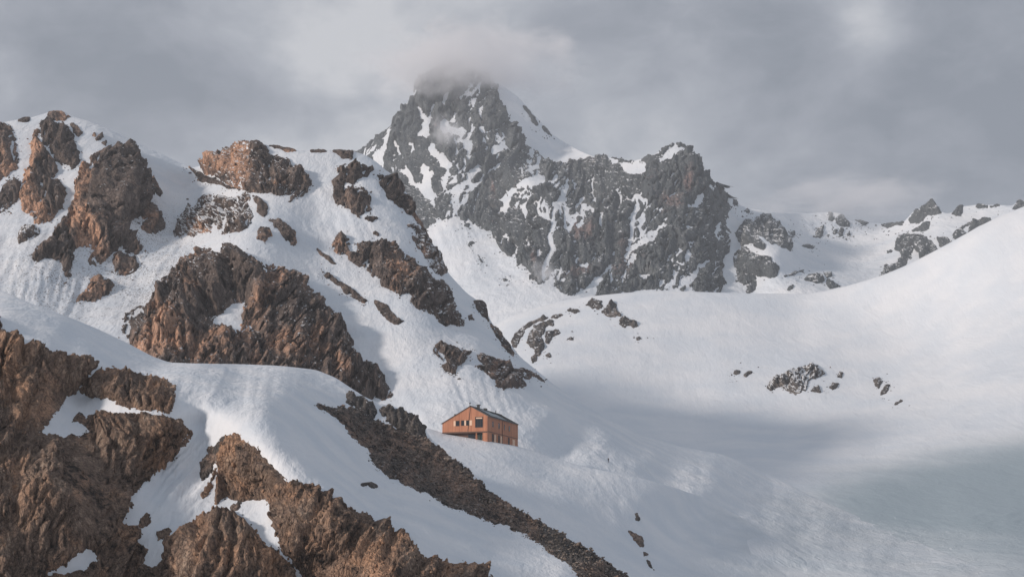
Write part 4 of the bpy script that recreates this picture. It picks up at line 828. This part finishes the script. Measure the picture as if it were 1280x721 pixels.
def window(name, face, c, z0, z1, w, mat=GLASS, shutters=(), bars=0, fr=TRIM):
    """face 'g' = gable (y = 0), 'r' = right wall (x = 0); c = centre along the wall"""
    f = 0.09
    def bx(bm, a0, a1, d0, d1, q0, q1):
        if face == 'g': box_bm(bm, a0, a1, -d1, -d0, q0, q1)
        else: box_bm(bm, d0, d1, a0, a1, q0, q1)
    bm = bmesh.new(); a0, a1 = c - w / 2, c + w / 2
    bx(bm, a0 - f, a0, 0.004, 0.08, z0 - f, z1 + f); bx(bm, a1, a1 + f, 0.004, 0.08, z0 - f, z1 + f)
    bx(bm, a0, a1, 0.004, 0.08, z0 - f, z0); bx(bm, a0, a1, 0.004, 0.08, z1, z1 + f)
    for k in range(bars):
        x = a0 + w * (k + 1) / (bars + 1); bx(bm, x - 0.03, x + 0.03, 0.024, 0.06, z0 + 0.003, z1 - 0.003)
    fo = bm_obj(name, bm, fr, hut)
    bm = bmesh.new(); bx(bm, a0 + 0.002, a1 - 0.002, 0.006, 0.022, z0 + 0.002, z1 - 0.002); bm_obj('pane', bm, mat, fo)
    for (s0, s1) in shutters:
        bm = bmesh.new(); bx(bm, s0, s1, 0.02, 0.07, z0 - 0.05, z1 + 0.05); bm_obj('shutter', bm, PALEWOOD, fo)
    return fo
def gx(zx): return (zx - 720) / 9.01 * D0 / F / math.cos(a_h)
def gz(zy): return zrow(490 + zy / 9.01, D0 + 2.0)
window('window', 'g', gx(374), gz(375), gz(320), 1.0, shutters=[(gx(328), gx(350))])
window('window', 'g', gx(432), gz(372), gz(318), 0.9, shutters=[(gx(450), gx(470))])
window('window', 'g', gx(489), gz(372), gz(318), 0.9, shutters=[(gx(510), gx(538))])
window('picture_window', 'g', gx(618), gz(397), gz(283), 2.35, bars=2)
box('window_hood', PALEWOOD, hut, gx(585), gx(655), -0.16, -0.02, gz(302), gz(288))
def ry(zx):   # distance along the right wall for an x in the 9x zoom
    u = 530 + zx / 9.01
    best = min((abs(640 + F * (HP[0] + s_ * math.sin(a_h)) / (HP[1] + s_ * math.cos(a_h)) - u), s_) for s_ in np.arange(0, 34, 0.1)); return float(best[1])
for zx in (775, 843, 905, 960): window('window', 'r', ry(zx), ZE - 3.0, ZE - 1.45, 1.1 if zx != 905 else 0.8)
for zx in (775, 843, 955): window('door', 'r', ry(zx), -0.4 if zx < 900 else -1.3, ZB - 0.55, 1.3, mat=DARKM)
for zx in (800, 868): box('door_shutter', PALEWOOD, hut, 0.02, 0.08, ry(zx) - 0.8, ry(zx) + 0.75, -0.4, ZB - 0.6)
box('door_shutter', PALEWOOD, hut, 0.02, 0.08, ry(1008) - 1.2, ry(1008) + 1.2, -0.2, ZB - 0.7)
box('downpipe', TRIM, hut, 0.02, 0.14, ry(880), ry(880) + 0.12, -3, ZE - 0.4)
box('storey_band', TRIM, hut, 0.003, 0.06, 0.12, LH - 0.1, ZB - 0.2, ZB)
# recessed lower glazing in the dark storey
bm = bmesh.new(); box_bm(bm, gx(592), gx(668), 1.22, 1.29, -3, ZB - 0.45); bm_obj('lower_glazing', bm, GREENGLASS, hut)
bm = bmesh.new()
for zx in (592, 617, 642, 668): box_bm(bm, gx(zx) - 0.05, gx(zx) + 0.05, 1.16, 1.21, -3, ZB - 0.44)
bm_obj('glazing_bars', bm, TRIM, hut)
bm = bmesh.new(); box_bm(bm, gx(480), gx(555), 1.22, 1.29, -0.5, ZB - 0.7); bm_obj('lower_window', bm, GLASS, hut)
box('post', WOOD, hut, gx(582), gx(592), 0.0, 0.25, -3, ZB - 0.43)
# roof furniture
box('chimney', DARKM, hut, xa + 1.0, xa + 1.7, 3.3, 4.1, ZA - 1.2, ZA + 0.55)
box('chimney_cap', DARKM, hut, xa + 0.7, xa + 2.0, 3.1, 4.3, ZA + 0.60, ZA + 0.72)
box('chimney', DARKM, hut, xa + 0.5, xa + 1.3, 11, 12.5, ZA - 0.9, ZA + 0.35)
box('vent_pipe', DARKM, hut, xa + 0.1, xa + 0.3, 24, 24.2, ZA - 0.5, ZA + 0.9)
box('side_vent', DARKM, hut, gx(320), gx(350), 1.0, 1.9, ZL + 1.2, gz(237))
box('mast', DARKM, hut, xa - 0.07, xa + 0.05, -0.36, -0.27, ZA - 0.2, gz(132))
bm = bmesh.new(); bmesh.ops.create_uvsphere(bm, u_segments=12, v_segments=8, radius=0.24, matrix=Matrix.Translation((xa - 0.01, -0.31, gz(132) + 0.15))); bm_obj('mast_ball', bm, DARKM, hut, smooth=True)
bm = bmesh.new(); x1, x0, z1, z0 = gx(519), gx(490), ZA - 0.3, ZB + 0.1
vs = [bm.verts.new(c) for c in ((x0 - .05, -.12, z0), (x0 + .05, -.12, z0), (x1 + .05, -.12, z1), (x1 - .05, -.12, z1), (x0 - .05, -.03, z0), (x0 + .05, -.03, z0), (x1 + .05, -.03, z1), (x1 - .05, -.03, z1))]
for f in ((0, 1, 2, 3), (7, 6, 5, 4), (0, 4, 5, 1), (1, 5, 6, 2), (2, 6, 7, 3), (3, 7, 4, 0)): bm.faces.new([vs[i] for i in f])
bm_obj('lightning_cable', bm, DARKM, hut)
# snow blocks dug out in front of the hut
q = np.stack([np.linspace(566, 606, 16) + rng.normal(0, 1, 16), np.interp(np.linspace(566, 606, 16), [c[0] for c in CR2], [c[1] for c in CR2]) + rng.uniform(1.5, 5, 16)], 1)
sb = stones('snow_lumps', L2, q, rng.uniform(0.7, 1.6, 16), SNOW)

# ------------------------------------------------------------ the walker
def skin_figure(name, joints, edges, mat, parent):
    me = bpy.data.meshes.new(name); me.from_pydata([j[0] for j in joints], edges, [])
    o = bpy.data.objects.new(name, me); COL.objects.link(o); o.parent = parent
    md = o.modifiers.new('skin', 'SKIN')
    for i, j in enumerate(joints): me.skin_vertices[0].data[i].radius = (j[1], j[1] * 0.85)
    me.skin_vertices[0].data[0].use_root = True
    sd = o.modifiers.new('sub', 'SUBSURF'); sd.levels = sd.render_levels = 1
    me.materials.append(mat); return o
u_p, v_p = 760.5, 577.6
Pp, mp_, up_ = L3.base(np.array([u_p]), np.array([v_p - L3.crest(u_p)])); Pp = Pp[0]
person = bpy.data.objects.new('person', None); COL.objects.link(person); person.location = Pp + np.array([0, 0, float(up_[0] * mp_[0]) * 0.8]); person.rotation_euler = (0, 0, 0.5)
tagset(person, 'lone walker in dark clothes standing on the snow slope right of the hut', 'person')
CLOTH = plain('dark_clothing', (0.022, 0.024, 0.032), 0.8); SKINM = plain('skin', (0.45, 0.27, 0.19), 0.6)
J = [((0, 0, .95), .15), ((0, 0, 1.15), .13), ((0, 0, 1.38), .17), ((0, 0, 1.50), .07),
     ((-.19, 0, 1.40), .065), ((-.27, -.02, 1.14), .05), ((-.24, -.16, .92), .04), ((.19, 0, 1.40), .065), ((.28, -.02, 1.14), .05), ((.26, -.16, .92), .04),
     ((-.10, 0, .88), .10), ((-.12, -.06, .48), .07), ((-.12, .04, .08), .05), ((-.12, -.12, .04), .045), ((.10, 0, .88), .10), ((.13, .05, .48), .07), ((.14, .10, .08), .05), ((.14, -.06, .04), .045)]
E = [(0, 1), (1, 2), (2, 3), (2, 4), (4, 5), (5, 6), (2, 7), (7, 8), (8, 9), (0, 10), (10, 11), (11, 12), (12, 13), (0, 14), (14, 15), (15, 16), (16, 17)]
skin_figure('body', J, E, CLOTH, person)
bm = bmesh.new(); bmesh.ops.create_uvsphere(bm, u_segments=12, v_segments=10, radius=0.105, matrix=Matrix.Translation((0, -0.01, 1.63)) @ Matrix.Diagonal((0.85, 1, 1.2, 1))); hd = bm_obj('head', bm, SKINM, person, smooth=True)
bm = bmesh.new(); bmesh.ops.create_uvsphere(bm, u_segments=12, v_segments=8, radius=0.12, matrix=Matrix.Translation((0, 0.01, 1.68)) @ Matrix.Diagonal((0.9, 1, 0.9, 1))); bm_obj('cap', bm, CLOTH, person, smooth=True)
bm = bmesh.new(); box_bm(bm, -.15, .15, .13, .33, 1.02, 1.48); bmesh.ops.bevel(bm, geom=bm.edges[:], offset=0.05, segments=2, affect='EDGES'); bm_obj('rucksack', bm, plain('rucksack_cloth', (0.03, 0.035, 0.05), 0.8), person)

# ------------------------------------------------------------ clouds and haze
def cloud_mat(name, dens, scale, seed=0.0, thr=0.42):
    m, t = newmat(name)
    co = t.add('ShaderNodeTexCoord').outputs['Object']
    r = t.vmath('LENGTH', co)
    n = t.noise(t.vmath('ADD', t.vmath('MULTIPLY', co, (scale, scale, scale * 0.6)), (seed, seed, 0)), 1.0, 5, 0.55, 0.3)
    edge = t.math('SUBTRACT', 1.0, t.math('MULTIPLY', r, 1.0))
    d = t.math('MULTIPLY', t.smooth(t.math('ADD', t.math('MULTIPLY', t.math('SUBTRACT', n, 0.5), 2.4), t.math('MULTIPLY', edge, 0.9)), 0.15, 0.95), dens)
    d = t.math('MULTIPLY', d, t.smooth(edge, 0.0, 0.25))
    pv = t.add('ShaderNodeVolumePrincipled', ins={'Color': (0.97, 0.97, 0.985, 1), 'Density': d, 'Anisotropy': 0.2})
    t.put(t.add('ShaderNodeOutputMaterial').inputs['Volume'], pv.outputs[0]); return m


def cloud(label, u, v, D, ru, rv, rd, dens, scale=2.0, seed=0.0, thr=0.42):
    bm = bmesh.new(); bmesh.ops.create_icosphere(bm, subdivisions=3, radius=1.0)
    o = bm_obj('cloud', bm, cloud_mat('cloud_vapour', dens, scale, seed, thr), None)
    o.location = at(u, v, D); k = D / F; o.scale = (ru * k, rd, rv * k)
    tagset(o, label, 'cloud', kind='stuff'); return o
cloud('grey cloud wrapped round the top of the far peak', 588, 84, 3290, 185, 62, 280, 0.020, 3.6, 1.0)
cloud('small white wisp in front of the upper wall of the far peak', 560, 164, 2700, 38, 24, 80, 0.020, 2.4, 4.0)
cloud('small white puff at the foot of the far rock wall', 682, 340, 1985, 24, 20, 45, 0.022, 2.4, 7.0)
cloud('low mist lying along the far skyline on the right', 1060, 250, 2900, 150, 26, 250, 0.010, 2.4, 11.0)

bm = bmesh.new(); box_bm(bm, -2600, 2600, -650, 4300, -47, 1220)
hz, th = newmat('haze_air')
pv = th.add('ShaderNodeVolumePrincipled', ins={'Color': (0.93, 0.96, 1.0, 1), 'Density': 0.00007, 'Anisotropy': 0.1})
th.put(th.add('ShaderNodeOutputMaterial').inputs['Volume'], pv.outputs[0])
tagset(bm_obj('haze', bm, hz, None), kind='stuff')
